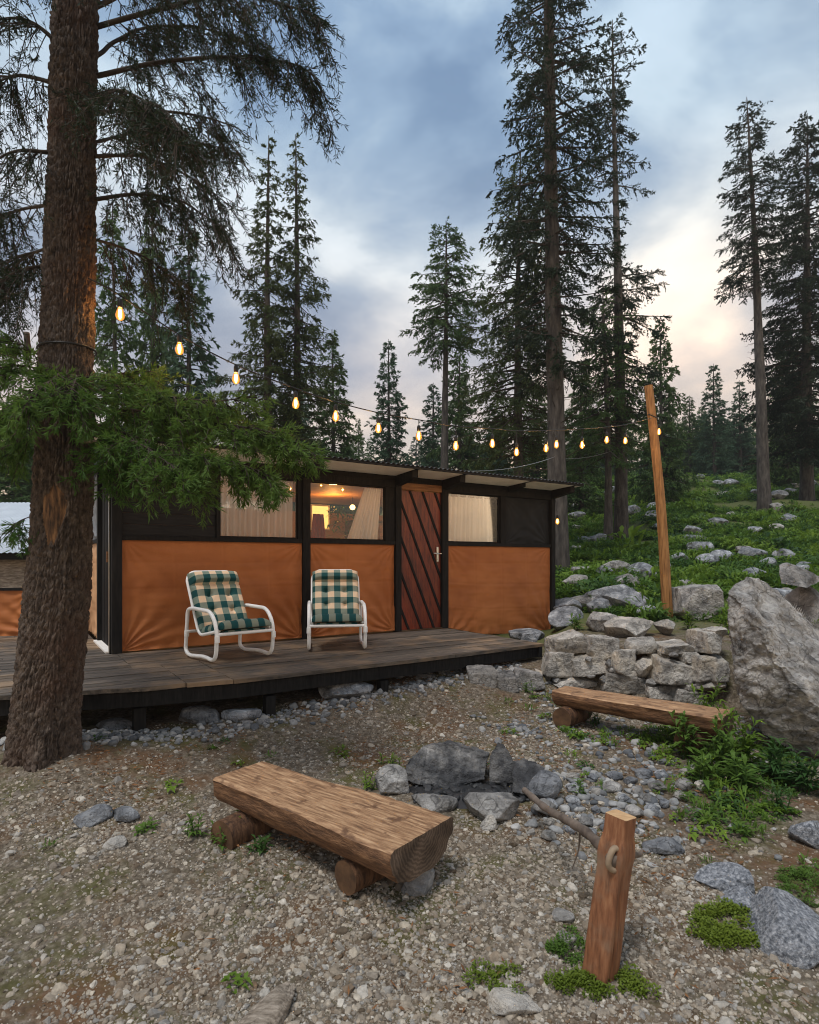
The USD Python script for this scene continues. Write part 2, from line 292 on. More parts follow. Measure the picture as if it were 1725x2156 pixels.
mat('end_grain', {'tc': ('texture_coordinate', {}), 'w': ('wave_texture', {'wave_type': 'rings', 'rings_direction': 'x', 'scale': 16.0, 'distortion': 6.0, 'detail': 3.0, 'detail_scale': 2.0}), 'r': ('rgb_ramp', {'ramp': [(0, (.080, .056, .040)), (.6, (.115, .080, .057)), (1, (.145, .103, .074))]}),
    'n': ('noise_texture', {'scale': 9.0, 'detail': 6.0}), 'mr': ('map_range', {'from_min': .3, 'from_max': .7, 'to_min': .5, 'to_max': 1.25}), 'h': ('hsv', {}), 'bp': ('bump', {'strength': .6, 'distance': .01}), 'p': ('principled_bsdf', {'roughness': .88, 'specular_ior_level': .15})},
    [('tc.object', 'w.vector'), ('w.fac', 'r.fac'), ('r.color', 'h.color'), ('tc.object', 'n.vector'), ('n.fac', 'mr.value'), ('mr.result', 'h.value'), ('h.color', 'p.base_color'), ('n.fac', 'bp.height'), ('bp.normal', 'p.normal')])
pm('log_bark', [(.3, (.022, .012, .008)), (.5, (.085, .042, .022)), (.75, (.19, .10, .052))], 7, (6, 6, 1), .8, (12, .7, .015))
pm('log_end', [(.32, (.030, .016, .009)), (.5, (.085, .045, .022)), (.7, (.16, .085, .042))], 6, rough=.8, bump=(18, .5, .006))
pm('drift', [(.3, (.09, .070, .052)), (.5, (.22, .18, .14)), (.75, (.40, .34, .28))], 6, (2, 14, 14), .85, (10, .7, .01))
pm('stick', [(.3, (.06, .045, .036)), (.7, (.19, .15, .12))], 10, rough=.85, bump=(30, .5, .005))
pm('knot', [(.3, (.17, .12, .08)), (.7, (.33, .25, .17))], 10, rough=.8, bump=(30, .4, .004))
pm('pvc', [(.3, (.70, .70, .69)), (.7, (.80, .80, .79))], 5, rough=.32, spec=.5)
pm('steel', [(.3, (.50, .48, .45)), (.7, (.65, .62, .58))], 8, rough=.28, extra={'metallic': .9})
pm('plastic_black', [(.3, (.008, .008, .008)), (.7, (.016, .016, .016))], 8, rough=.4)
pm('interior', [(.3, (.24, .135, .06)), (.7, (.38, .22, .10))], 3, (1, 1, .4), .7)
pm('interior_floor', [(.3, (.14, .08, .04)), (.7, (.24, .14, .07))], 3, (1, 6, 1), .6)
pm('red_cloth', [(.3, (.38, .035, .012)), (.7, (.52, .07, .02))], 5, rough=.8)
pm('dark_wood', [(.3, (.05, .030, .016)), (.7, (.12, .07, .035))], 5, (1, 1, 5), .5)
mat('curtain', {'p': ('principled_bsdf', {'base_color': (.84, .82, .80), 'roughness': .85, 'specular_ior_level': .1}), 't': ('translucent_bsdf', {'color': (.72, .66, .60)}), 'm': ('mix_closure', {'fac': .32})}, [('p.BSDF', 'm.closure1'), ('t.BSDF', 'm.closure2')], surface='m.closure')
mat('sheer', {'p': ('principled_bsdf', {'base_color': (.84, .83, .83), 'roughness': .85, 'specular_ior_level': .1}), 't': ('translucent_bsdf', {'color': (.72, .66, .60)}), 'm': ('mix_closure', {'fac': .30}), 'tr': ('transparent_bsdf', {}), 'm2': ('mix_closure', {'fac': .30})}, [('p.BSDF', 'm.closure1'), ('t.BSDF', 'm.closure2'), ('m.closure', 'm2.closure1'), ('tr.BSDF', 'm2.closure2')], surface='m2.closure')
mat('pane', {'f': ('fresnel', {'IOR': 1.5}), 't': ('transparent_bsdf', {'color': (.97, .97, .96)}), 'gl': ('glossy_bsdf', {'roughness': .015, 'color': (1, 1, 1)}), 'm': ('mix_closure', {})}, [('f.fac', 'm.fac'), ('t.BSDF', 'm.closure1'), ('gl.BSDF', 'm.closure2')], surface='m.closure')
mat('bulb_glass', {'t': ('transparent_bsdf', {'color': (1.0, .93, .80)}), 'e': ('emission', {'color': (1.0, .33, .04), 'strength': 2.2}), 'm': ('mix_closure', {'fac': .30}), 'f': ('fresnel', {'IOR': 1.45}), 'gl': ('glossy_bsdf', {'roughness': .05}), 'm2': ('mix_closure', {})},
    [('t.BSDF', 'm.closure1'), ('e.emission', 'm.closure2'), ('f.fac', 'm2.fac'), ('m.closure', 'm2.closure1'), ('gl.BSDF', 'm2.closure2')], surface='m2.closure')
mat('filament', {'e': ('emission', {'color': (1.0, .55, .16), 'strength': 14.0})}, [], surface='e.emission')
mat('lamp_shade', {'e': ('emission', {'color': (1.0, .62, .22), 'strength': 2.6})}, [], surface='e.emission')
mat('lit_window', {'e': ('emission', {'color': (1.0, .55, .14), 'strength': 1.0})}, [], surface='e.emission')
# plaid print of the cushions, from the cloth's own uv
mat('plaid', {'tc': ('texture_coordinate', {}), 's': ('separate_xyz', {}),
    'u': ('math', {'math_type': 'fraction'}), 'v': ('math', {'math_type': 'fraction'}), 'uc': ('math', {'math_type': 'less_than', 'value2': .5}), 'vc': ('math', {'math_type': 'less_than', 'value2': .5}),
    'a': ('mix_color', {'a': (.60, .44, .30), 'b': (.17, .19, .15)}), 'b': ('mix_color', {'a': (.155, .20, .165), 'b': (.006, .050, .052)}), 'c': ('mix_color', {}),
    'n': ('noise_texture', {'scale': 30.0, 'detail': 4.0}), 'bp': ('bump', {'strength': .15, 'distance': .004}), 'p': ('principled_bsdf', {'roughness': .8, 'specular_ior_level': .2})},
    [('tc.UV', 's.vector'), ('s.x', 'u.value1'), ('s.y', 'v.value1'), ('u.value', 'uc.value1'), ('v.value', 'vc.value1'), ('vc.value', 'a.fac'), ('vc.value', 'b.fac'), ('uc.value', 'c.fac'), ('a.result', 'c.a'), ('b.result', 'c.b'), ('c.result', 'p.base_color'),
     ('tc.object', 'n.vector'), ('n.fac', 'bp.height'), ('bp.normal', 'p.normal')])

# ------------------------------------------------------------------ ground
TH = math.atan2(2.02, 3.02)
EU = np.array([math.cos(TH), math.sin(TH)]); NO = np.array([math.sin(TH), -math.cos(TH)])     # along the hut's front, and out of it
HUT = np.array([-3.165, 6.31])
DECK_Z = 0.5
def wall_y(x): return 6.60 - .49 * (x - 1.52)
def ground(x, y):
    x, y = np.asarray(x, float), np.asarray(y, float)
    g = np.interp(y, [-40, 0, 2, 3, 4, 5, 6, 7, 9], [-.55, -.27, -.20, -.11, -.03, .02, .05, .09, .2])
    d = np.maximum((x + 1.44) * .586 - (y - 4.98) * .81, (x + 2.5) * .31 - (y - 4.56) * .95)
    gd = np.clip(.10 + .085 * (y - 4.7), .04, .33)
    w = (1 - ss(.02, .85, d)) * (1 - ss(2.4, 3.2, x))
    g = g * (1 - w) + gd * w
    g = g + .15 * np.exp(-(((x + 2.6) / .6) ** 2 + ((y - 4.15) / .5) ** 2))
    hT = np.interp(y, [4, 6.5, 8.5, 10, 12, 20, 25, 40, 60, 100, 400], [.52, .56, .58, .62, .95, 2.15, 3.2, 6.3, 8.6, 10, 14]) + .05 * np.clip(x - 4, 0, 14)
    x0 = 1.42 + .28 * np.clip(y - 6.8, 0, 4)
    mT = ss(x0, x0 + .55, x) * ss(.02, .32, y - wall_y(np.maximum(x, 1.4)))
    mH = ss(11.0, 16, y)
    side = .45 + .55 * ss(-9, 2, x)
    m = np.maximum(mT, mH)
    g = g * (1 - m) + hT * np.where(y > 10, side, 1.0) * m
    return g
def gn(x, y):                                          # with the lumps
    x, y = np.asarray(x, float), np.asarray(y, float)
    p = np.stack([x, y, np.zeros_like(x)], -1)
    return ground(x, y) + (fbm(p * 1.3, 3, 3) - .5) * .06 * ss(1, 3, y) + (fbm(p * 6, 3, 4) - .5) * .028 + (fbm(p * .45, 2, 8) - .5) * np.clip((y - 9) * .05, 0, .8)
def gpt(px, py):                                       # where the line of sight meets the ground
    d = np.concatenate([np.arange(1.2, 12, .01), np.arange(12, 120, .05)])
    z = EYE + (HY - py) / F * d; x = (px - CX) / F * d
    k = np.argmax(z <= gn(x, d))
    return np.array([x[k], d[k], gn(x[k], d[k])])
ys = np.concatenate([-np.geomspace(45, .2, 30) + 1.0, np.geomspace(.85, 9, 300), np.geomspace(9.1, 420, 130)])
ts = np.linspace(-1, 1, 300)
hw = np.where(ys > .8, np.maximum(1.25 * ys, 2.2), 2.2 + (0.8 - ys) * 1.25)
GX = ts[None] * hw[:, None]; GY = np.repeat(ys[:, None], len(ts), 1)
gm = gridmesh(np.stack([GX, GY, gn(GX, GY)], -1)); gm.invert()
solo('ground', gm, 'earth', kind='structure', smooth=True)

def instancer(name, protos, mats, pos, idx, yaw, scl, label, cat, tilt=None, smooth=40):
    """one PointInstancer of countless small pieces"""
    p = fresh('/World', name)
    pi = UsdGeom.PointInstancer.Define(stage, p)
    paths = []
    for k, (m, mm) in enumerate(zip(protos, mats)):
        q_ = f'{p}/{name}_piece_{k:03d}'
        usdkit.mesh(stage, q_, m, MATS[mm], smooth)
        paths.append(q_)
    pi.CreatePrototypesRel().SetTargets([Sdf.Path(x) for x in paths])
    n = len(pos)
    pi.CreatePositionsAttr(Vt.Vec3fArray.FromNumpy(np.asarray(pos, np.float32)))
    pi.CreateProtoIndicesAttr(Vt.IntArray.FromNumpy(np.asarray(idx, np.int32)))
    s = np.asarray(scl, np.float32)
    if s.ndim == 1: s = np.repeat(s[:, None], 3, 1)
    pi.CreateScalesAttr(Vt.Vec3fArray.FromNumpy(s))
    yaw = np.asarray(yaw); tl = np.zeros((n, 2)) if tilt is None else np.asarray(tilt)
    cz, sz, cx_, sx__, cy, sy = np.cos(yaw / 2), np.sin(yaw / 2), np.cos(tl[:, 0] / 2), np.sin(tl[:, 0] / 2), np.cos(tl[:, 1] / 2), np.sin(tl[:, 1] / 2)
    w = cz * cx_ * cy + sz * sx__ * sy; X = cz * sx__ * cy - sz * cx_ * sy; Y = cz * cx_ * sy + sz * sx__ * cy; Z = sz * cx_ * cy - cz * sx__ * sy
    pi.CreateOrientationsAttr(Vt.QuathArray([Gf.Quath(float(a), float(b), float(c), float(d_)) for a, b, c, d_ in zip(w, X, Y, Z)]))
    tag(pi.GetPrim(), label, cat, kind='stuff')
    return p

# ------------------------------------------------------------------ deck (planks lie along the hut's front)
def to_hut(xy):
    d = np.asarray(xy, float) - HUT
    return np.stack([d @ EU, d @ -NO], -1)             # local: x along the front, y into the hut
deck_world = [(-9, 2.6), (-3.6, 4.22), (-3.03, 4.40), (-2.52, 4.57), (-2.1, 4.68), (-1.44, 4.98), (-.5, 5.62), (.1, 6.02), (1.62, 7.15), (.56, 8.74)]
deck_poly = Polygon(np.vstack([to_hut(deck_world), [[-.02, 0.02], [-.02, 2.9], [-3.2, 5.0], [-8, 6.0]]]))
deck = thing('deck', 'raised weathered grey-brown plank deck running along the front of the orange hut', 'deck', (HUT[0], HUT[1], 0), TH)
rd = np.random.default_rng(11)
w0, PW = deck_poly.bounds[1], .128
row = 0
y = -2.35
while y < 5.2:
    cuts = [-12]
    if y < -1.0: cuts += [.30, .66]
    elif y < -.05: cuts += [.05]
    u = cuts[-1] if cuts[-1] > -5 else -2 + rd.uniform(0, 1.5)
    if cuts[-1] < -5: cuts.append(u)
    while u < 7:
        u += rd.uniform(1.9, 3.2); cuts.append(u)
    cuts = sorted(cuts + [-2.2 + rd.uniform(-.8, .8), -4.6 + rd.uniform(-.5, .5)])
    for a, b in zip(cuts[:-1], cuts[1:]):
        if b - a < .05: continue
        s = sbox(a + .003, y + .004, b - .003, y + PW - .004).intersection(deck_poly)
        for g_ in getattr(s, 'geoms', [s]):
            if g_.is_empty or g_.area < .004: continue
            h = rd.uniform(-.004, .004)
            m = trimesh.creation.extrude_polygon(g_, .034, engine='earcut'); m.apply_translation([0, 0, DECK_Z - .034 + h])
            part(deck, 'plank', m, 'plank')
    y += PW; row += 1
edge = to_hut(deck_world)
def edge_beam(a, b, z0, z1, th, inset=.03):
    a, b = np.asarray(a), np.asarray(b); d = (b - a) / np.linalg.norm(b - a); n = np.array([d[1], -d[0]])
    P = [a - n * inset, b - n * inset, b - n * (inset + th), a - n * (inset + th)]
    m = trimesh.creation.extrude_polygon(Polygon(P), z1 - z0, engine='earcut'); m.apply_translation([0, 0, z0]); return m
for a, b in zip(edge[:-1], edge[1:]):
    part(deck, 'rim_beam', edge_beam(a, b, DECK_Z - .16, DECK_Z - .038, .045), 'black_wood')
for k in range(5):
    yy = -1.5 + k * .55
    part(deck, 'joist', bx(-5.5, 4.3, yy, yy + .05, DECK_Z - .17, DECK_Z - .04), 'black_wood')
for px, d, w in ((293, 4.80, .09), (567, 5.22, .085), (806, 5.88, .085), (1000, 6.72, .08)):
    c = at(px, 1400, d); l = to_hut(c[:2]); gz = float(gn(c[0], c[1])) - .1
    part(deck, 'support_post', bx(l[0] - w / 2, l[0] + w / 2, l[1] - w / 2, l[1] + w / 2, gz, DECK_Z - .186), 'black_wood')
for k in range(8):
    l = (-3.5 + k * 1.05, -.7 + .1 * (k % 2))
    part(deck, 'support_post', bx(l[0] - .04, l[0] + .04, l[1] - .04, l[1] + .04, -.1, DECK_Z - .186), 'black_wood')

# ------------------------------------------------------------------ the orange hut
HL, HD = 6.78, 2.85
hut = thing('hut', 'low cabin with orange tarpaulin lower walls, black frame and lit curtained windows', 'hut', (HUT[0], HUT[1], DECK_Z), TH)
rt = np.random.default_rng(5)
def tarp(u0, u1, z0, z1, seed, y=.0, bot=None, nx=None, amp=1.0):
    nu, nz = nx or int((u1 - u0) / .014), int((z1 - z0) / .014)
    U, Z = np.meshgrid(np.linspace(u0, u1, nu), np.linspace(0, 1, nz), indexing='ij')
    zb = z0 if bot is None else np.interp(U, bot[0], bot[1])
    Zw = zb + (z1 - zb) * Z
    p = np.stack([U, np.zeros_like(U), Zw], -1)
    r = np.random.default_rng(seed)
    D = np.zeros_like(U)
    for cu, cz, A, L in ((u0, z0, 1.0, .55), (u1, z0, 1.2, .62), (u0, z1, .45, .4), (u1, z1, .5, .42)):
        rr = np.hypot(U - cu, Zw - cz); ph = np.arctan2(Zw - cz, U - cu)
        D += A * .016 * np.exp(-rr / L) * ss(0, .12, rr) * np.sin(ph * 19 + 5 * fbm(p * 3 + cu, 2, seed) + r.uniform(0, 6))
    q = p * np.array([1.3, 1, 6.0])
    D += .020 * (fbm(q + seed, 3, seed) - .5) + .010 * (fbm(p * np.array([9, 1, 1.5]) + 3 * seed, 3, seed + 2) - .5) * ss(.35, 0, Z)
    D += .006 * (fbm(p * np.array([2, 1, 14.]) + 7, 2, seed + 4) - .5)
    D += .030 * np.sin(np.pi * Z) * np.sin(np.pi * (U - u0) / (u1 - u0)) * fbm(p * .9 + seed, 2, seed + 9)
    D += .012 * ss(.12, .0, Z) * np.sin(U * 26 + 4 * fbm(p * 2, 2, seed + 3))
    for z_ in (.28, .56, .80): D -= .0035 * np.exp(-((Z - z_ - .012 * np.sin(U * 1.3 + seed)) / .010) ** 2)
    for k_ in range(1, int((u1 - u0) / .55) + 1): D -= .003 * np.exp(-((U - u0 - k_ * .55 - .01 * np.sin(Zw * 4)) / .010) ** 2)
    P = np.stack([U, y - D * amp, Zw], -1)
    m = gridmesh(P); m.invert() if m.face_normals[:, 1].mean() > 0 else None
    return m
FY = .035                                               # face of the panels, behind the front of the posts
SILL0, SILL1, TOP0, TOP1 = 1.22, 1.27, 2.02, 2.12
part(hut, 'tarp_panel', tarp(.10, 2.18, .02, SILL0 + .005, 3, FY), 'tarp', True)
part(hut, 'tarp_panel', tarp(2.285, 3.575, .02, SILL0 + .005, 4, FY), 'tarp', True)
part(hut, 'tarp_panel', tarp(4.50, 6.69, -.25, SILL0 + .005, 6, FY, bot=([4.5, 5.2, 6.69], [.0, -.14, -.24])), 'tarp', True)
# wall core behind the tarps
for a, b, z in ((.05, 3.62, .0), (4.44, 6.74, -.3)):
    part(hut, 'wall_core', bx(a, b, .07, .10, z, SILL0), 'interior')
for a, b in ((.0, .10), (2.18, 2.285), (3.575, 3.67), (4.385, 4.50), (6.69, 6.78)):
    z0 = -.32 if a > 6 else .0
    part(hut, 'post', bx(a, b, -.012, .09, z0, TOP1, .004), 'black_wood')
for a, b in ((.102, 2.178), (2.287, 3.573), (4.502, 6.688)):
    part(hut, 'sill_rail', bx(a, b, .0, .10, SILL0, SILL1, .003), 'black_wood')
    part(hut, 'head_beam', bx(a, b, .002, .09, TOP0, TOP1 - .002, .003), 'black_wood')
part(hut, 'head_beam', bx(3.672, 4.383, .002, .09, 2.10, TOP1 - .002), 'black_wood')
# the black upper panels beside the windows: planks on the left, stretched sheet on the right
for k in range(6):
    z = SILL1 + .002 + k * .125
    part(hut, 'dark_board', bx(.102, 1.10, .03 + .004 * (k % 2), .06, z, min(z + .123, TOP0 - .002), .002), 'black_board')
part(hut, 'mullion', bx(1.102, 1.14, .004, .09, SILL1 + .002, TOP0 - .002), 'black_wood')
part(hut, 'mullion', bx(2.125, 2.176, .02, .09, SILL1 + .002, TOP0 - .002), 'black_wood')
part(hut, 'mullion', bx(3.42, 3.571, .02, .09, SILL1 + .002, TOP0 - .002), 'black_wood')
part(hut, 'mullion', bx(5.556, 5.66, .004, .09, SILL1 + .002, TOP0 - .002), 'black_wood')
part(hut, 'dark_sheet', tarp(5.66, 6.688, SILL1 + .002, TOP0 - .002, 13, .05, amp=.55), 'black_vinyl', True)
def curtain(u0, u1, z0, z1, y, folds, seed, amp=.022, lean=None):
    nu, nz = int((u1 - u0) / .006), 40
    U, Z = np.meshgrid(np.linspace(0, 1, nu), np.linspace(0, 1, nz), indexing='ij')
    p = np.stack([U * 3, np.zeros_like(U), Z * .5], -1)
    ph = folds * 2 * np.pi * U + 3.2 * fbm(p + seed, 2, seed)
    D = amp * np.sin(ph) * (.55 + .45 * (1 - Z)) + .008 * np.sin(ph * 2.3 + 1)
    X = u0 + (u1 - u0) * U
    if lean is not None: X = X + lean(U, Z)
    return gridmesh(np.stack([X, y + D, z0 + (z1 - z0) * Z], -1))
for (a, b) in ((1.142, 2.123), (2.287, 3.418), (4.502, 5.554)):
    w = part(hut, 'window', cat_([bx(a, b, .045, .062, SILL1 + .002, SILL1 + .02), bx(a, b, .045, .062, TOP0 - .02, TOP0 - .002), bx(a, a + .018, .045, .062, SILL1 + .022, TOP0 - .022), bx(b - .018, b, .045, .062, SILL1 + .022, TOP0 - .022)]), 'black_wood')
    part(w, 'pane', bx(a + .02, b - .02, .050, .054, SILL1 + .022, TOP0 - .022), 'pane')
part(hut, 'curtain', curtain(1.15, 2.10, SILL1 + .015, TOP0 - .005, .12, 13, 1, .034), 'sheer', True, label='sheer white curtain drawn across the left window')
part(hut, 'curtain', curtain(3.10, 3.36, SILL1 + .0, TOP0 - .02, .12, 8, 2, .034, lean=lambda U, Z: -.22 * (1 - Z) * (1 - U) + .05 * Z), 'curtain', True, label='grey-white curtain gathered to the side of the middle window')
part(hut, 'curtain', curtain(4.60, 5.50, SILL1 + .008, TOP0 - .05, .12, 10, 3, .034, lean=lambda U, Z: -.03 * (1 - Z) * (1 - U)), 'curtain', True, label='cream tab-top curtain in the right window')
for k in range(6): part(hut, 'curtain_tab', bx(4.62 + k * .165, 4.66 + k * .165, .135, .14, TOP0 - .06, TOP0 - .005), 'curtain')
part(hut, 'curtain_rod', tube([(4.46, .15, TOP0 - .02), (5.56, .15, TOP0 - .02)], .007, 6), 'steel')
# door of diagonal red boards with black battens
D0, D1, DH = 3.672, 4.383, 1.995
door = part(hut, 'door', bx(D0 + .003, D1 - .003, .045, .07, .012, DH), 'black_wood')
rect = sbox(D0 + .004, .014, D1 - .004, DH - .002)
SL, PITCH = .44, .222
for k in range(-1, 9):
    c0 = D0 - .75 + k * PITCH                           # where a batten crosses the door's foot
    def strip(a, b): return Polygon([(a + SL * (2.2), -.2), (b + SL * (2.2), -.2), (b - SL * .0, 2.0), (a - SL * .0, 2.0)])
    for (a, b, nm, mm, y0, y1) in ((c0, c0 + .036, 'batten', 'black_wood', .022, .0448), (c0 + .038, c0 + .128, 'board', 'door_red', .032, .0448), (c0 + .130, c0 + PITCH - .002, 'board', 'door_red', .033, .0448)):
        s = strip(a, b).intersection(rect)
        for g_ in getattr(s, 'geoms', [s]):
            if g_.is_empty or g_.area < .0008 or g_.geom_type != 'Polygon': continue
            m = trimesh.creation.extrude_polygon(g_, y1 - y0, engine='earcut')
            m.apply_transform(np.array([[1, 0, 0, 0], [0, 0, -1, y1], [0, 1, 0, 0], [0, 0, 0, 1]], float))
            part(door, nm, m, mm)
hx = 4.315
part(door, 'handle', cat_([bx(hx - .018, hx + .018, .012, .024, .98, 1.20, .004), tube([(hx, .022, 1.10), (hx, -.035, 1.10)], .010, 8), tube([(hx + .03, -.035, 1.10), (hx - .105, -.035, 1.103)], .009, 8), tube([(hx, .02, 1.02), (hx, .004, 1.02)], .011, 8)]), 'steel', 40)
part(hut, 'lintel_board', bx(D0, D1, .0, .07, 2.0, 2.098, .004), 'lintel_wood')
part(hut, 'threshold', bx(D0, D1, -.02, .09, .001, .012), 'dark_wood')
# side wall on the left: black door, then pale orange tarp and grey sheet above
part(hut, 'side_door_frame', cat_([bx(-.012, .04, .095, .15, .0, TOP1), bx(-.012, .04, 1.15, 1.25, .0, TOP1)]), 'black_wood')
for k in range(8):
    part(hut, 'side_door_board', bx(.03 + .004 * (k % 2), .06, .155 + k * .124, .155 + k * .124 + .121, .02, TOP0), 'black_wood')
part(hut, 'side_door_hinge', bx(-.004, .0285, .40, .43, .98, 1.10), 'lintel_wood')
part(hut, 'side_threshold', bx(-.05, .03, .10, 1.24, .001, .02), 'soffit')
part(hut, 'metal_edge_strip', bx(-.02, -.0125, .088, .108, .0, TOP1), 'steel')
def side(m):                                            # sheet made in the front's plane, turned onto the left side
    v = np.array(m.vertices); m.vertices = np.stack([v[:, 1], v[:, 0], v[:, 2]], -1); m.invert(); return m
part(hut, 'side_tarp', side(tarp(1.25, HD, .02, SILL0, 21, .02)), 'tarp_pale', True)
part(hut, 'side_sheet', side(tarp(1.25, HD, SILL1, TOP1 - .01, 22, .02, amp=1.3)), 'grey_vinyl', True)
part(hut, 'side_rail', bx(.0, .06, 1.252, HD, SILL0, SILL1), 'black_wood')
part(hut, 'side_wall_core', bx(.065, .09, .10, HD, .0, TOP1 - .3), 'interior')
part(hut, 'back_wall', bx(.0, HL, HD, HD + .05, -.3, TOP1 - .25), 'interior')
part(hut, 'right_wall', bx(HL - .04, HL, .092, HD - .002, -.3, TOP1 - .2), 'interior')
part(hut, 'floor', bx(.05, HL - .05, .105, HD - .002, -.04, .0), 'interior_floor')
part(hut, 'ceiling', bx(.10, HL - .045, .10, HD - .004, TOP0 + .012, TOP0 + .04), 'interior')
# roof: corrugated sheet over rafters, white soffit boards between
RO, RB = -.52, HD + .25
zf = lambda y: TOP1 + .075 - .10 * (y) * .6            # underside of the sheet, rising to the front
U = np.linspace(-.35, HL + .14, 900); Y = np.linspace(RO, RB, 8)
UU, YY = np.meshgrid(U, Y, indexing='ij')
ZZ = zf(YY) + .030 + .011 * np.sin(UU * 2 * np.pi / .076)
top = np.stack([UU, YY, ZZ], -1); bot = top.copy(); bot[..., 2] -= .004
A = gridmesh(top); B = gridmesh(bot); B.invert()
fr = gridmesh(np.stack([bot[:, 0], top[:, 0]], 1))
part(hut, 'roof_sheet', cat_([A, B, fr]), 'roof_metal', 35)
part(hut, 'fascia', bx(-.33, HL + .12, RO + .005, RO + .03, zf(RO) - .012, zf(RO) + .012), 'black_wood')
sf = [.05, 2.23, 3.62, 4.44, 5.75, 6.735]
for a, b in zip([-.33] + sf, sf + [HL + .12]):
    m = bx(a + .052, b - .052, RO + .035, .0, -.012, 0)
    v = np.array(m.vertices); v[:, 2] += zf(v[:, 1]) + .0; m.vertices = v
    part(hut, 'soffit_board', m, 'soffit')
for k, a in enumerate(sf):
    e = RO + (.10 if k != 4 else .22)
    h = .105 if k != 4 else .06
    V = np.array([(x, y_, z) for x in (a - .045, a + .045) for y_, z in ((e, zf(e) - .003), (e, zf(e) - h), (.0, zf(0) - h - .045), (.0, zf(0) - .003))])
    part(hut, 'rafter_end', trimesh.convex.convex_hull(V), 'black_wood')
part(hut, 'upper_fill', bx(.0, HL, .02, .08, TOP1 + .001, zf(.08) - .003), 'black_wood')
ceil_in = HUT
# things inside the middle window
def hp(u, w, z):
    c = HUT + EU * u - NO * w
    return np.array([c[0], c[1], DECK_Z + z])
lw = thing('framed_lamp_panel', 'glowing amber panel in a pale frame on the back wall seen through the middle window', 'wall lamp', hp(3.74, HD - .03, 1.58), TH)
part(lw, 'panel', bx(-.16, .16, -.02, -.005, 0, .40), 'lit_window'); part(lw, 'frame', cat_([bx(-.19, -.162, -.03, 0, -.03, .43), bx(.162, .19, -.03, 0, -.03, .43), bx(-.16, .16, -.03, 0, .402, .43), bx(-.16, .16, -.03, 0, -.03, -.002)]), 'soffit')
rc = thing('red_robe', 'red-orange cloth hanging inside behind the middle window', 'cloth', hp(2.96, 1.2, .85), TH)
part(rc, 'cloth', curtain(-.17, .17, 0, .85, 0, 3, 8, .03, lean=lambda U, Z: -(U - .5) * .16 * Z), 'red_cloth', True)
cb = thing('cabinet', 'dark wooden cabinet inside behind the gathered curtain of the middle window', 'cabinet', hp(4.75, HD - .22, .25), TH)
part(cb, 'body', bx(-.5, .5, -.2, .2, 0, 1.45, .006), 'dark_wood'); part(cb, 'top_shelf', bx(-.46, .46, -.18, .18, 1.47, 1.49), 'dark_wood')
part(cb, 'door_panel', bx(-.46, -.01, -.212, -.202, .1, 1.4), 'lintel_wood'); part(cb, 'door_panel', bx(.01, .46, -.212, -.202, .1, 1.4), 'lintel_wood')
pl = thing('indoor_plant', 'tall dark leafy plant standing inside the middle window', 'plant', hp(3.12, .8, .95), TH)
rp = np.random.default_rng(91)
def leaf_blades(bases, dirs, lens, wid, fold=.25, curve=.25, up=(0, 0, 1)):
    """lanceolate leaves: 4 triangles each; base points, unit directions, lengths, half widths"""
    B, D = np.asarray(bases, float), np.asarray(dirs, float); n = len(B)
    L = np.broadcast_to(np.asarray(lens, float), (n,))[:, None]; W = np.broadcast_to(np.asarray(wid, float), (n,))[:, None]
    s = np.cross(D, np.asarray(up, float)); s /= np.linalg.norm(s, axis=1, keepdims=True) + 1e-9
    nn = np.cross(s, D)
    m1 = B + D * L * .45; tip = B + D * L - np.array([0, 0, 1.]) * L * curve
    l = m1 + s * W + nn * W * fold; r = m1 - s * W + nn * W * fold
    v = np.stack([B, l, m1, r, tip], 1).reshape(-1, 3)
    f = np.array([[0, 2, 1], [0, 3, 2], [1, 2, 4], [2, 3, 4]])
    return trimesh.Trimesh(v, (f[None] + 5 * np.arange(n)[:, None, None]).reshape(-1, 3), process=False)
def rdirs(r, n, zlo, zhi):
    a = r.uniform(0, 2 * np.pi, n); z = r.uniform(zlo, zhi, n); c = np.sqrt(np.maximum(1 - z * z, 0))
    return np.stack([np.cos(a) * c, np.sin(a) * c, z], -1)
b_ = rp.uniform([-.16, -.12, .15], [.16, .12, .8], (90, 3))
part(pl, 'foliage', leaf_blades(b_, rdirs(rp, 90, -.2, .8), rp.uniform(.12, .24, 90), .02), 'leaf_deep'); part(pl, 'pot', tube([(0, 0, 0), (0, 0, .16)], [.09, .12], 14), 'lintel_wood', 40)
il = thing('ceiling_lamp', 'small lit bulb hanging from the cabin ceiling seen in the middle window', 'lamp', hp(3.70, 1.5, 1.86), TH)
part(il, 'bulb', trimesh.creation.icosphere(2, .045), 'lamp_shade', True); part(il, 'cord', tube([(0, 0, .04), (0, 0, .16)], .006, 6), 'plastic_black')
def indoor(u, w, z, inten, r=.06, c=(1.0, .43, .10)):
    p = fresh('/World', 'indoor_glow'); L = UsdLux.SphereLight.Define(stage, p)
    L.CreateRadiusAttr(r); L.CreateIntensityAttr(inten); L.CreateColorAttr(Gf.Vec3f(*c)); L.CreateNormalizeAttr(True)
    UsdGeom.Xformable(L).AddTranslateOp().Set(Gf.Vec3d(*map(float, hp(u, w, z))))
INDOOR = 4.8
indoor(1.2, 1.6, 1.75, INDOOR * .35); indoor(3.3, 1.4, 1.80, INDOOR); indoor(5.2, 1.6, 1.75, INDOOR * .45)

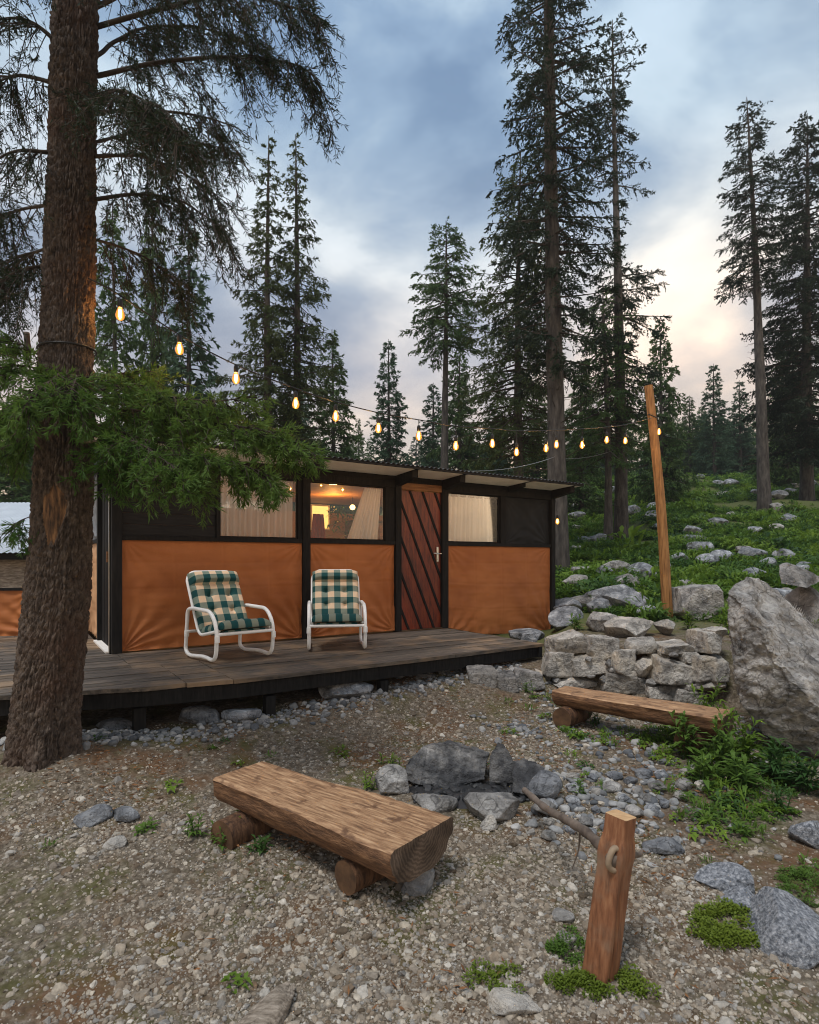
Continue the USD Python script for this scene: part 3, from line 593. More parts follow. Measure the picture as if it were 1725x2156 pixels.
# ------------------------------------------------------------------ low second hut at the far left
h2 = thing('neighbour_hut', 'low orange-walled hut with pale metal roof at the left edge behind the big trunk', 'hut', (0, 0, 0))
X0, X1, Y0 = -10.5, -4.92, 7.85
part(h2, 'tarp_panel', tarp(X0, X1, .5, 1.10, 31, Y0, nx=300), 'tarp', True)
part(h2, 'sill_rail', bx(X0, X1, Y0 - .02, Y0 + .05, 1.10, 1.135), 'black_wood')
for k in range(9):
    part(h2, 'wall_board', bx(X1 - .62 * (k + 1) + .004, X1 - .62 * k - .004, Y0 + .0 + .004 * (k % 2), Y0 + .04, 1.137, 1.51), 'drift')
part(h2, 'eave_board', bx(X0, X1 + .1, Y0 - .14, Y0 - .10, 1.51, 1.60), 'black_wood')
part(h2, 'floor_beam', bx(X0, X1, Y0 - .02, Y0 + .04, .46, .498), 'black_wood')
part(h2, 'side_wall', bx(X1 - .06, X1 - .002, Y0 + .06, Y0 + 2.6, .3, 1.6), 'tarp_pale')
U = np.linspace(X0, X1 + .15, 400); Y = np.linspace(Y0 - .2, Y0 + 3.0, 4)
UU, YY = np.meshgrid(U, Y, indexing='ij'); ZZ = 1.60 + (YY - Y0 + .2) * .30 + .008 * np.sin(UU * 2 * np.pi / .076)
m = gridmesh(np.stack([UU, YY, ZZ], -1)); part(h2, 'roof_sheet', m, 'roof_zinc', True)

# ------------------------------------------------------------------ string of bulbs
bulbs = [(253, 665), (378, 738), (497, 800), (623, 853), (707, 880), (797, 905), (882, 921), (960, 942), (1037, 937), (1088, 955), (1150, 947), (1172, 939), (1226, 940), (1278, 929), (1317, 931), (1388, 912)]
A_, B_ = np.array([-2.12, 4.12]), np.array([3.47, 8.5])
def along(px):
    t = (px - CX) / F; e = B_ - A_
    s = (t * A_[1] - A_[0]) / (e[0] - t * e[1]); return A_ + e * s
lights = thing('string_lights', 'black cable of hanging warm bulbs strung from the big trunk to the leaning pole', 'string lights', (0, 0, 0))
cab = [(185, 585), (253, 622), (378, 705), (497, 768), (623, 818), (707, 846), (797, 869), (882, 884), (960, 897), (1037, 902), (1088, 907), (1161, 906), (1226, 903), (1278, 899), (1317, 894), (1372, 880)]
cp = []
for px, py in cab:
    xy = along(px); cp.append(at(px, py, xy[1]))
part(lights, 'cable', tube(spline(cp, 160), .0055, 5), 'plastic_black', True)
glass_prof = [(0.0, -.100), (.012, -.098), (.024, -.090), (.031, -.074), (.032, -.058), (.027, -.036), (.019, -.016), (.014, -.002)]
def lathe(prof, n=14):
    return trimesh.creation.revolve(np.array(prof), sections=n)
G_ = lathe(glass_prof); S_ = lathe([(0, .060), (.010, .058), (.016, .050), (.019, .030), (.018, .006), (.014, -.004), (0, -.004)], 12)
Fi = cat_([tube([(math.cos(a) * .008, math.sin(a) * .008, -.020), (math.cos(a) * .011, math.sin(a) * .011, -.050), (math.cos(a) * .007, math.sin(a) * .007, -.078)], 0.0030, 5) for a in np.arange(5) * 2 * np.pi / 5])
BULB = 2.2
rb = np.random.default_rng(3)
cpy = np.array(cab)
for i, (px, py) in enumerate(bulbs):
    xy = along(px); d = xy[1]; c = at(px, py - 2, d) + np.array([0, 0, .056])
    top_y = np.interp(px, cpy[:, 0], cpy[:, 1]); ctop = at(px, top_y, d)
    sc_ = .95
    def put(m, c=c):
        m = m.copy(); m.apply_scale(sc_); m.apply_translation(c); return m
    b = part(lights, 'bulb', put(G_), 'bulb_glass', True)
    part(b, 'socket', put(S_), 'plastic_black', 40)
    part(b, 'filament', put(Fi), 'filament')
    g_l = UsdLux.SphereLight.Define(stage, f'{b}/glow'); g_l.CreateRadiusAttr(.009); g_l.CreateIntensityAttr(BULB); g_l.CreateColorAttr(Gf.Vec3f(1.0, .52, .16)); g_l.CreateNormalizeAttr(True); UsdGeom.Xformable(g_l).AddTranslateOp().Set(Gf.Vec3d(*map(float, c - [0, 0, .052])))
    if ctop[2] > c[2] + .08: part(b, 'drop_cord', tube([c + [0, 0, .06], ctop], .004, 5), 'plastic_black')
pole = thing('light_pole', 'tall leaning squared timber pole that holds the end of the bulb string', 'pole', (0, 0, 0))
pb = gpt(1408, 1300); ptop = at(1366, 812, pb[1] - .1)
B_ = pb[:2]
def prism(path, w, mesh_rot=.4, sides=4, jit=0.0, seed=0):
    return tube(path, w, sides)
pts_ = spline([pb - [0, 0, .2], pb * .5 + ptop * .5 + [0.03, 0, 0], ptop], 12)
part(pole, 'timber', tube(pts_, np.linspace(.088, .066, 12), 8), 'pole_wood', 35)
part(pole, 'tie', tube(rounded([at(1366, 872, pb[1] - .2) + [0, 0, 0], at(1385, 880, pb[1] - .17), at(1385, 884, pb[1] + .05), at(1366, 878, pb[1] + .05)], .03, 5, True), .008, 5, closed=True), 'plastic_black')
sl = thing('corner_bulb', 'single warm bulb glowing on the trunk beside the right corner of the hut', 'bulb', tuple(at(1174, 1097, 10.6)))
m = G_.copy(); m.apply_scale(1.1); m.apply_translation([0, 0, .05]); part(sl, 'glass', m, 'bulb_glass', True)
m = S_.copy(); m.apply_scale(1.1); m.apply_translation([0, 0, .05]); part(sl, 'socket', m, 'plastic_black', 40)
m = Fi.copy(); m.apply_scale(1.1); m.apply_translation([0, 0, .05]); part(sl, 'filament', m, 'filament')
part(sl, 'cord', tube([(0, 0, .1), (-.02, .02, .35), (-.15, .05, .62)], .005, 5), 'plastic_black')

for k, (a, b, lab) in enumerate((((985, 992, 11.2), (1178, 958, 14.0), 'thin pale wire rising from the hut roof to the tallest trunk'), ((1178, 966, 14.0), (1300, 944, 20.0), 'thin pale wire between the tallest trunk and the ragged spruce'))):
    a, b = at(*a), at(*b); q = np.linspace(0, 1, 24)[:, None]; w_ = a + (b - a) * q; w_[:, 2] -= .10 * 4 * (q * (1 - q))[:, 0]
    solo('overhead_wire', tube(w_, .006, 5), 'steel', lab, 'wire')
# ------------------------------------------------------------------ garden chairs
def cushion(w, l, th, nw, seed, tuft=((.3, .33), (.7, .33), (.3, .7), (.7, .7)), vo=0.0, roll=None):
    """puffed cushion over x in +-w/2, y in 0..l, lying on z = 0; uv in checks"""
    nu, nv = 46, 60
    U, V = np.meshgrid(np.linspace(-1, 1, nu), np.linspace(0, 1, nv), indexing='ij')
    prof = (1 - np.abs(U) ** 5) ** .5 * (1 - np.abs(2 * V - 1) ** 7) ** .5
    H = th * (.30 + .70 * prof)
    for tu, tv in tuft:
        rr = np.hypot((U + 1) / 2 - tu, (V - tv) * l / w); H -= th * .55 * np.exp(-(rr / .055) ** 2) + th * .18 * np.exp(-(rr / .16) ** 2)
    p = np.stack([U * w / 2, V * l, np.zeros_like(U)], -1)
    H += .012 * (fbm(p * 14 + seed, 3, seed) - .5) * prof
    H = np.maximum(H, .012)
    if roll: H += roll * (ss(.76, .82, V) - ss(.97, 1.0, V)) * (1 - np.abs(U) ** 6) ** .5 - .018 * np.exp(-((V - .765) / .018) ** 2)
    k = 1.0 - .035 * (1 - prof)
    T = np.stack([U * w / 2 * (1 - .02 * np.abs(2 * V - 1) ** 8), V * l, H], -1)
    Bm = np.stack([U * w / 2, V * l, -.004 + 0 * U], -1)
    uv = np.stack([(U + 1) / 2 * nw + .27, V * l / (w / nw) + vo], -1).reshape(-1, 2)
    a, b = gridmesh(T), gridmesh(Bm); b.invert()
    a.vertices; ring_t, ring_b = [], []
    idx = np.arange(nu * nv).reshape(nu, nv)
    loop = np.concatenate([idx[:, 0], idx[-1, 1:], idx[-2::-1, -1], idx[0, -2:0:-1]])
    N = nu * nv; l2 = np.roll(loop, -1)
    sidef = np.vstack([np.stack([loop, loop + N, l2], 1), np.stack([l2, loop + N, l2 + N], 1)])
    m = trimesh.Trimesh(np.vstack([a.vertices, b.vertices]), np.vstack([a.faces, b.faces + N, sidef]), process=False)
    return m, np.vstack([uv, uv])
def chair(label, c, yaw):
    """front of the chair towards -y of its own frame"""
    t = thing('garden_chair', label, 'chair', (c[0], c[1], DECK_Z + .004), yaw, 'plaid garden chairs on the deck')
    W, R = .305, .0195
    for s in (-1, 1):
        x = s * W
        P = [(x, .20, .510), (x, -.235, .500), (x, -.36, .33), (x, -.325, .022), (x, -.09, .050), (x, .25, .0225), (x, .355, .06), (x, .30, .49)]
        part(t, 'side_frame', tube(rounded(P, .11, 7, True), R, 10, closed=True), 'pvc', True)
        for yy, zz, dy in ((-.356, .24, .008), (.325, .24, -.012)):
            part(t, 'sleeve', tube([(x, yy - dy * .3, zz - .03), (x, yy + dy * .0, zz + .03)], .0245, 10), 'pvc', 40)
    part(t, 'front_bar', tube([(-W, -.352, .285), (W, -.352, .285)], .017, 10), 'pvc', True)
    part(t, 'rear_bar', tube([(-W, .312, .262), (W, .312, .262)], .016, 10), 'pvc', True)
    w = W - .032
    bf = [(w, -.335, .318), (w, .10, .235), (w, .40, .80), (w * .78, .432, .872), (-w * .78, .432, .872), (-w, .40, .80), (-w, .10, .235), (-w, -.335, .318)]
    part(t, 'seat_frame', tube(rounded(bf, .10, 7), .0165, 10), 'pvc', True)
    m, uv = cushion(.55, .47, .095, 3.7, 3, vo=.1); a = math.radians(-11)
    Rm = trimesh.transformations.rotation_matrix(a, [1, 0, 0]); Rm[:3, 3] = [0, -.375, .340]
    m.apply_transform(Rm); part(t, 'seat_cushion', m, 'plaid', True, uv=uv)
    m, uv = cushion(.545, .64, .085, 3.7, 5, tuft=((.3, .3), (.7, .3), (.3, .58), (.7, .58)), vo=.6, roll=.052)
    a = math.radians(62)
    Rm = trimesh.transformations.rotation_matrix(a, [1, 0, 0]); Rm[:3, 3] = [0, .095, .285]
    m.apply_transform(Rm); part(t, 'back_cushion', m, 'plaid', True, uv=uv)
    m, uv = cushion(.44, .30, .022, 3.2, 9, tuft=(), vo=.3)
    Rm = trimesh.transformations.rotation_matrix(math.radians(-11), [1, 0, 0]); Rm[:3, 3] = [0, -.345, .305]
    m.apply_transform(Rm); part(t, 'seat_sling', m, 'plaid', True, uv=uv)
    return t
chair('white tube chair with green plaid cushions turned side-on, nearer the deck corner', (-1.86, 6.12), math.radians(44))
chair('white tube chair with green plaid cushions facing the fire ring, nearer the red door', (-.84, 6.80), math.radians(9))

# ------------------------------------------------------------------ log benches, post, stick
def half_log(L, w0, w1, T, seed):
    """split log along +x from 0 to L: flat top at z = 0, rounded below; returns (top, bark, ends)"""
    n, k = 90, 26
    X = np.linspace(0, L, n)
    Wd = np.interp(X, [0, L], [w0, w1]) / 2
    pts = np.zeros((n, k + 1, 3))
    ang = np.linspace(0, np.pi, k + 1)
    c, s = np.cos(ang), np.sin(ang)
    ex = .62
    cy, cz = np.sign(c) * np.abs(c) ** ex, -np.abs(s) ** (.75)
    for i in range(n):
        p = np.stack([np.full(k + 1, X[i]), cy * Wd[i], cz * T], -1)
        nn = fbm(np.stack([np.full(k + 1, X[i] * 2.2), cy * 3, cz * 3], -1) + seed, 4, seed) - .5
        n2 = fbm(np.stack([np.full(k + 1, X[i] * 7), cy * 9, cz * 9], -1) + seed, 3, seed + 1) - .5
        sc_ = 1 + .22 * nn + .06 * n2
        p[:, 1] *= sc_ * (1 + .05 * (fbm(np.stack([np.full(k + 1, X[i] * 22), np.sign(cy) * 5, cz * 0], -1) + seed, 3, seed + 7) - .5)); p[1:-1, 2] *= sc_[1:-1]
        pts[i] = p
    pts[0, :, 0] += .02 * fbm(pts[0] * 9, 2, seed); pts[-1, :, 0] -= .02 * fbm(pts[-1] * 9, 2, seed)
    bark = gridmesh(pts)
    m = 22
    tt = np.linspace(0, 1, m)
    Tp = pts[:, 0][:, None] * (1 - tt)[None, :, None] + pts[:, -1][:, None] * tt[None, :, None]
    edge_ = np.minimum(tt, 1 - tt)[None]
    q = Tp * np.array([1.5, 26, 1])
    Tp[..., 2] += .010 * (fbm(q + seed, 3, seed + 3) - .5) * ss(0, .06, edge_) - .012 * (1 - ss(0, .05, edge_)) + .008 * (fbm(Tp * 4 + seed, 2, seed) - .5)
    # lengthwise cracks
    for cy_, x0, x1 in ((.34, .05, .7), (.62, .35, .95)):
        Tp[..., 2] -= .010 * np.exp(-((tt[None] - cy_ - .03 * np.sin(X[:, None] * 3)) / .022) ** 2) * ss(x0 * L, x0 * L + .2, X)[:, None] * (1 - ss(x1 * L - .2, x1 * L, X))[:, None]
    pts[:, 0, 2] = Tp[:, 0, 2]; pts[:, -1, 2] = Tp[:, -1, 2]
    bark = gridmesh(pts); top = gridmesh(Tp); top.invert()
    ends = []
    for i, flip in ((0, True), (n - 1, False)):
        ring = pts[i]; rt_ = Tp[i][::-1]
        loop = np.vstack([ring, rt_[1:-1]]); c_ = ring.mean(0) + [0, 0, T * .12]
        v = [c_]
        for f_ in (.35, .7, 1.0):
            v += list(c_ + (loop - c_) * f_)
        v = np.array(v); v[1:-len(loop), 0] += .006 * (fbm(v[1:-len(loop)] * 30, 2, seed) - .5)
        k_ = len(loop); fs = []
        for j in range(k_):
            j2 = (j + 1) % k_
            fs.append((0, 1 + j, 1 + j2))
            for r_ in range(2):
                a, b, c2, d2 = 1 + r_ * k_ + j, 1 + r_ * k_ + j2, 1 + (r_ + 1) * k_ + j, 1 + (r_ + 1) * k_ + j2
                fs += [(a, c2, d2), (a, d2, b)]
        mm = trimesh.Trimesh(v, np.array(fs), process=False)
        if flip: mm.invert()
        ends.append(mm)
    if bark.face_normals[len(bark.faces) // 2][2] > 0: bark.invert()
    if top.face_normals[:, 2].mean() < 0: top.invert()
    return top, bark, ends
def log_(p0, p1, r, seed, n=20, k=22):
    p0, p1 = np.asarray(p0, float), np.asarray(p1, float)
    path = p0 + (p1 - p0) * np.linspace(0, 1, n)[:, None]
    m = tube(path, r, k, caps=False)
    v = np.array(m.vertices); c = np.repeat(path, k, 0); d = v - c
    d *= (1 + .16 * (fbm(v * 6 + seed, 4, seed) - .5))[:, None]; m.vertices = c + d
    caps = []
    for e, i in ((0, 0), (n - 1, 1)):
        ring = m.vertices[e * k:(e + 1) * k]; c_ = ring.mean(0)
        vv = np.vstack([c_, c_ + (ring - c_) * .5, ring])
        fs = []
        for j in range(k):
            j2 = (j + 1) % k
            fs += [(0, 1 + j, 1 + j2), (1 + j, 1 + k + j, 1 + k + j2), (1 + j, 1 + k + j2, 1 + j2)]
        mm = trimesh.Trimesh(vv, fs, process=False)
        if np.dot(mm.face_normals[0], (p1 - p0) * (1 if i else -1)) < 0: mm.invert()
        caps.append(mm)
    return m, caps
def bench(label, near, far, w_near, w_far, z, T, supports, seed):
    near, far = np.asarray(near, float), np.asarray(far, float)
    d = far - near; L = np.linalg.norm(d); yaw = math.atan2(d[1], d[0])
    t = thing('log_bench', label, 'bench', (near[0], near[1], z), yaw)
    top, bark, ends = half_log(L, w_near, w_far, T, seed)
    part(t, 'seat_slab', top, 'slab_top', True); part(t, 'bark_underside', bark, 'slab_bark', True); [part(t, 'sawn_end', e, 'end_grain', 40) for e in ends]
    for (x, off, half, r, sk) in supports:
        gx = near + d / L * x
        n_ = np.array([-d[1], d[0]]) / L
        ca, sa = math.cos(sk), math.sin(sk)
        b_, c_ = log_((x - sa * half, off - ca * half, -T * .93 - r + .015), (x + sa * half, off + ca * half, -T * .93 - r + .015), r, seed + int(x * 10))
        lg = part(t, 'support_log', b_, 'log_bark', True); [part(lg, 'sawn_end', e, 'log_end') for e in c_]
    return t
bench('large split-log bench with rough sunlit grain in front of the fire ring', (.075, 2.79), (-1.06, 3.67), .50, .37, .214, .185, [(.32, .0, .19, .080, .1), (1.20, .03, .26, .095, -.05)], 4)
bench('long low split-log bench below the stone wall beside the boulder', (1.36, 5.42), (2.43, 4.50), .28, .36, .335, .15, [(.14, .0, .20, .09, .05), (1.16, .0, .22, .09, .0)], 9)

post = thing('hitching_post', 'short reddish square post with a knot hole leaning right in the near gravel', 'post', (0, 0, 0))
b0 = gpt(1255, 2055); t0 = at(1308, 1716, b0[1] + .02)
S = .049
nz_, ns = 60, 14
prof = []
for sgn in ((1, 0), (0, 1), (-1, 0), (0, -1)):
    for k in range(ns): prof.append(k)
ring = []
cs = [(1, -1), (1, 1), (-1, 1), (-1, -1)]
for a, b in zip(cs, cs[1:] + cs[:1]):
    for k in range(ns):
        u = k / ns; ring.append((a[0] + (b[0] - a[0]) * u, a[1] + (b[1] - a[1]) * u))
ring = np.array(ring); rr_ = np.maximum(np.abs(ring).max(1), 1); 
ln = np.linalg.norm(ring, axis=1); ring = ring * np.minimum(1, 1.36 / ln)[:, None]
ca, sa = math.cos(math.radians(42)), math.sin(math.radians(42))
ring = ring @ np.array([[ca, sa], [-sa, ca]])
b00 = b0 - np.array([0, 0, .12])
ax = t0 - b00; axn = ax / np.linalg.norm(ax)
e1 = np.cross([0, 1, 0], axn); e1 /= np.linalg.norm(e1); e2 = np.cross(axn, e1)
TT = np.linspace(0, 1, nz_)
V_ = []
for t in TT:
    s = S * (1.0 + .10 * (1 - t) + .10 * math.exp(-((t - .80) / .05) ** 2) - .08 * ss(.86, .9, t))
    c = b00 + ax * t
    p = c + (ring[:, :1] * e1 + ring[:, 1:] * e2) * s
    q = p * np.array([26, 26, 3.0])
    p = p + (p - c) * (.16 * (fbm(q, 3, 2) - .5))[:, None]
    crack = np.exp(-((np.arange(len(ring)) - 3.2 * ns - 2 * math.sin(t * 4)) / .9) ** 2) * ss(.02, .1, t) * (1 - ss(.68, .74, t))
    p = p - (p - c) * (.14 * crack)[:, None]
    V_.append(p)
V_ = np.array(V_); V_ = np.concatenate([V_, V_[:, :1]], 1)
m = gridmesh(V_)
if np.dot(m.face_normals[50], m.triangles_center[50] - (b00 + ax * .1)) < 0: m.invert()
part(post, 'timber', m, 'post_wood', 45)
rg = V_[-1][:-1]; c_ = rg.mean(0) + [0, 0, .002]
m = trimesh.Trimesh(np.vstack([c_, rg]), [(0, 1 + j, 1 + (j + 1) % len(rg)) for j in range(len(rg))], process=False)
if m.face_normals[0][2] < 0: m.invert()
part(post, 'sawn_top', m, 'post_top')
hc = b00 + ax * .795 + e1 * (-.020) + np.array([.0, -.050, 0])
kn = []
for a in np.linspace(0, 2 * np.pi, 28, endpoint=False):
    kn.append(hc + np.array([.029 * math.cos(a) * (1 + .15 * math.sin(2 * a)), .012 * math.cos(a) * .8, .043 * math.sin(a)]))
part(post, 'knot', tube(kn, .0125, 8, closed=True), 'knot', True)
part(post, 'hole', tube([hc + [0.004, -.003, 0], hc + [.004, .02, 0]], .026, 14), 'charcoal', True)
stick = thing('branch_stick', 'bent grey branch reaching from the post hole towards the fire ring', 'stick', (0, 0, 0))
sp_ = spline([hc + [.0, -.01, -.005], at(1240, 1757, 2.56), at(1195, 1728, 2.85), at(1150, 1702, 3.2), at(1105, 1664, 3.62)], 40)
m = tube(sp_, np.linspace(.023, .018, 40) * (1 + .12 * np.sin(np.arange(40) * 1.3)), 10)
part(stick, 'branch', m, 'stick', True)
part(stick, 'side_twig', tube(spline([at(1222, 1745, 2.66), at(1218, 1790, 2.7), at(1205, 1830, 2.72)], 10), np.linspace(.006, .002, 10), 5), 'stick', True)
part(stick, 'side_twig', tube(spline([t0 - ax * .20 + e1 * .05, at(1347, 1800, 2.5), at(1352, 1790, 2.52)], 8), np.linspace(.014, .006, 8), 6), 'stick', True)
dl = thing('driftwood', 'weathered grey broken log end poking up at the bottom edge of the gravel', 'driftwood', (0, 0, 0))
p0 = at(500, 2230, 2.02); p1 = at(608, 2078, 2.30)
n = 60; NS_ = 40; path = p0 + (p1 - p0) * np.linspace(0, 1, n)[:, None]
m = tube(path, np.interp(np.linspace(0, 1, n), [0, .6, .85, 1], [.078, .066, .048, .010]), NS_)
v = np.array(m.vertices); c = np.vstack([np.repeat(path, NS_, 0), path[0], path[-1]])
axd = (p1 - p0) / np.linalg.norm(p1 - p0); o = v - c; al = (v - p0) @ axd
ang_ = np.arctan2(o @ np.cross(axd, [0, 0, 1.]), o[:, 2])
k_ = 1 + .55 * (np.abs(fbm(np.stack([np.cos(ang_) * 2.2, np.sin(ang_) * 2.2, al * 1.6], -1) + 4, 3, 4) - .5) - .12) + .45 * (fbm(np.stack([np.cos(ang_) * 6, np.sin(ang_) * 6, al * 3], -1), 3, 5) - .5)
o = o * k_[:, None]; o[:, 2] *= .62
v = c + o + axd * (.07 * (fbm(np.stack([np.cos(ang_) * 4, np.sin(ang_) * 4, 0 * al], -1), 2, 9) - .5) * ss(.5, 1, al / np.linalg.norm(p1 - p0)))[:, None]
m.vertices = v
part(dl, 'wood', m, 'drift', 28)

# ------------------------------------------------------------------ stones
def stone_px(x0, y0, x1, y1, d, depth, seed, sub=4, sink=.04, roll=0.0, **k):
    if d is None: d = float(gpt((x0 + x1) / 2, y1)[1]) + depth * .30
    w, h = (x1 - x0) / F * d, (y1 - y0) / F * d
    c = at((x0 + x1) / 2, (y0 + y1) / 2, d)
    m = rock(seed, (w, depth, h * (1 + sink)), sub, **k)
    if roll: m.apply_transform(trimesh.transformations.rotation_matrix(roll, [0, 1, 0]))
    m.apply_translation(c - np.array([0, -depth * .35, h * sink / 2])); return m
def hull_rock(pts, edge, rough, seed, freq=3.0):
    h = trimesh.convex.convex_hull(np.array(pts))
    v, f = trimesh.remesh.subdivide_to_size(h.vertices, h.faces, edge, max_iter=20)
    m = trimesh.Trimesh(v, f); m.merge_vertices()
    m = trimesh.smoothing.filter_laplacian(m, iterations=2)
    n = m.vertex_normals; v = np.array(m.vertices)
    o = np.random.default_rng(seed).uniform(0, 30, 3)
    a = fbm(v * freq + o, 4, seed) - .5; b = np.abs(fbm(v * freq * 2.6 + o, 4, seed + 3) - .5)
    st = np.round(fbm(v * freq * .8 + o, 2, seed + 9) * 7) / 7 - .5
    c3 = np.abs(fbm(v * freq * 6 + o, 3, seed + 13) - .5)
    m.vertices = v + n * (rough * (1.3 * a - 1.2 * b + .6 * st - .45 * c3))[:, None]
    return m
# great boulder on the right
P = [at(1528, 1245, 4.75), at(1575, 1212, 4.85), at(1612, 1226, 4.95), at(1700, 1303, 5.1), at(1830, 1400, 5.3), at(1980, 1520, 5.4),
     at(1590, 1290, 4.45), at(1625, 1370, 4.32), at(1690, 1455, 4.22), at(1760, 1520, 4.20), at(1900, 1560, 4.3),
     at(1535, 1390, 4.62), at(1560, 1480, 4.62), at(1600, 1540, 4.60), at(1700, 1600, 4.5), at(1800, 1660, 4.5), at(1950, 1680, 4.6),
     at(1545, 1300, 5.4), at(1600, 1450, 5.7), at(1750, 1560, 6.2), at(1950, 1560, 6.2), at(1640, 1270, 5.6)]
solo('boulder', hull_rock(P, .024, .10, 5, 3.2), 'rock', 'huge angular grey boulder leaning at the right edge behind the bench', 'boulder', smooth=50)
# dry-stone wall
def Z6(b): return [1400 * .7986 + b[0] / 2.2697 * .7986, 1450 * .7986 + b[1] / 2.2697 * .7986, 1400 * .7986 + b[2] / 2.2697 * .7986, 1450 * .7986 + b[3] / 2.2697 * .7986]
wallp = thing('stone_wall', 'low dry-stone retaining wall of pale rough blocks behind the far bench', 'stone wall', (0, 0, 0))
blocks = [(112, 505, 345, 640), (355, 525, 525, 665), (605, 535, 790, 645), (1015, 485, 1175, 632), (85, 612, 275, 772), (255, 640, 465, 757), (495, 590, 642, 757), (632, 645, 765, 777), (757, 640, 968, 822), (962, 635, 1110, 790), (748, 630, 832, 708), (900, 610, 1015, 690),
          (128, 762, 452, 846), (452, 745, 702, 868), (700, 808, 890, 895), (918, 788, 1000, 852), (870, 835, 1085, 930), (-5, 730, 100, 842), (520, 600, 560, 640), (768, 605, 900, 640), (780, 560, 1010, 622), (1080, 640, 1190, 790), (1000, 760, 1180, 880), (1090, 470, 1190, 520)]
for k, b in enumerate(blocks):
    x0, y0, x1, y1 = Z6(b); xm = (x0 + x1) / 2
    s = (xm - CX) / F; d = (6.60 + .49 * 1.52) / (1 + .49 * s) + (.10 if y1 < 1410 else 0.0)
    part(wallp, 'stone', stone_px(x0, y0, x1, y1, d, .42 if y1 - y0 > 20 else .3, 300 + k, 4, block=(k % 5 != 2), planes=10, rough=.09, roll=(k * 37 % 23 - 11) * .012), 'rock_pale', 32)
for k, b in enumerate([(455, 655, 490, 705), (330, 640, 370, 668), (420, 755, 462, 800), (690, 777, 770, 828), (95, 740, 132, 790), (130, 760, 190, 800), (340, 750, 400, 772), (95, 785, 130, 825), (470, 700, 498, 740), (835, 615, 890, 645)]):
    x0, y0, x1, y1 = Z6(b); s = ((x0 + x1) / 2 - CX) / F; d = (6.60 + .49 * 1.52) / (1 + .49 * s) - .06
    part(wallp, 'chink_stone', stone_px(x0, y0, x1, y1, d, .12, 350 + k, 3, rough=.03), 'rock', 50)
# single rocks: (pixel box, depth, thickness, material, label)
RX = 0
def rk(b, d, th, m, label, cat='rock', name='rock', group=None, sub=4, **k):
    global RX; RX += 1
    return solo(name, stone_px(*b, d, th, 500 + RX * 7, sub, **k), m, label, cat, group, smooth=45)
rk(Z6((370, 205, 715, 405)), None, 1.3, 'rock_blue', 'big rounded grey rock on the terrace just left of the leaning pole', sub=5)
rk(Z6((905, 208, 1148, 432)), None, .9, 'rock', 'square pale-topped rock on the terrace just right of the leaning pole', sub=5, block=True)
rk(Z6((618, 72, 785, 212)), None, .9, 'rock_blue', 'grey rock higher on the green slope behind the leaning pole')
rk(Z6((628, 335, 808, 418)), None, .6, 'rock_blue', 'low dark grey rock at the foot of the leaning pole')
rk(Z6((365, 378, 592, 510)), None, .7, 'rock', 'tilted grey rock between the hut corner and the big rounded rock')
rk(Z6((470, 412, 785, 580)), 7.1, .7, 'rock_pale', 'broad pale rock lying on the terrace above the middle of the stone wall', sub=5)
rk(Z6((795, 416, 908, 530)), 7.2, .45, 'rock_pale', 'small pale upright rock on the terrace above the wall')
rk(Z6((125, 340, 352, 515)), 8.9, .7, 'rock_blue', 'dark creased rock against the right corner post of the hut', sub=5)
rk(Z6((128, 288, 318, 412)), 9.9, .8, 'rock_blue', 'flat dark slab rock behind the right corner of the hut')
rk(Z6((-60, 488, 70, 560)), 7.9, .4, 'rock_blue', 'grey pointed rock at the far right tip of the deck')
rk((1075, 1325, 1150, 1352), 8.0, .4, 'rock_blue', 'small dark rock under the orange panel beside the deck tip')
P = [at(x, y, d) for x, y, d in ((1640, 1188, 6.6), (1655, 1184, 6.6), (1712, 1207, 6.5), (1730, 1225, 6.6), (1700, 1240, 6.3), (1645, 1230, 6.4), (1650, 1215, 6.9), (1730, 1215, 7.0))]
solo('rock', hull_rock(P, .035, .03, 21, 5), 'rock', 'pale wedge-shaped rock perched at the right edge above the great boulder', 'rock', smooth=45)
rk((1690, 1235, 1790, 1400), 6.5, .7, 'rock', 'brown-grey rock face at the right edge behind the great boulder', sub=5)
rk((1600, 1935, 1800, 2112), 2.46, .38, 'rock_speck', 'speckled grey boulder at the bottom right corner beside yellow-green moss', 'boulder', 'boulder', sub=5, planes=10, rough=.04)
rk((1683, 1735, 1770, 1800), None, .22, 'rock_speck', 'flat grey stone at the right edge of the gravel above the moss')
rk((1530, 1888, 1612, 1938), None, .18, 'rock_speck', 'pale oval stone just left of the speckled boulder')
rk((1480, 1838, 1592, 1895), None, .2, 'rock_speck', 'dark half-buried stone left of the moss cushion')
rk((1360, 1775, 1450, 1810), None, .16, 'rock_blue', 'dark ash-grey lump lying in the gravel right of the post top')
rk((1030, 2108, 1150, 2165), None, .16, 'rock_pale', 'pale flat stone at the bottom edge of the picture')
rk((1180, 1975, 1228, 2008), None, .09, 'rock_pale', 'small pale stone left of the post foot', sub=3)
rk((1165, 1925, 1215, 1955), None, .09, 'rock', 'small round grey stone beside the middle of the post', sub=3)
rk((145, 1708, 222, 1755), None, .22, 'rock_blue', 'grey-blue stone in the left gravel short of the near bench')
rk((222, 1708, 288, 1742), None, .16, 'rock_blue', 'smaller grey stone next to the left gravel stone')
rk((212, 1770, 262, 1795), None, .12, 'rock_pale', 'flat pale stone sunk in the left gravel')
rk((178, 1524, 272, 1566), 4.75, .3, 'rock_blue', 'grey block under the deck beside the big trunk')
rk((358, 1494, 463, 1538), 4.98, .26, 'rock_blue', 'long grey stone under the deck between two black supports')
rk((460, 1496, 545, 1528), 5.02, .24, 'rock_blue', 'flat grey stone beside the second deck support')
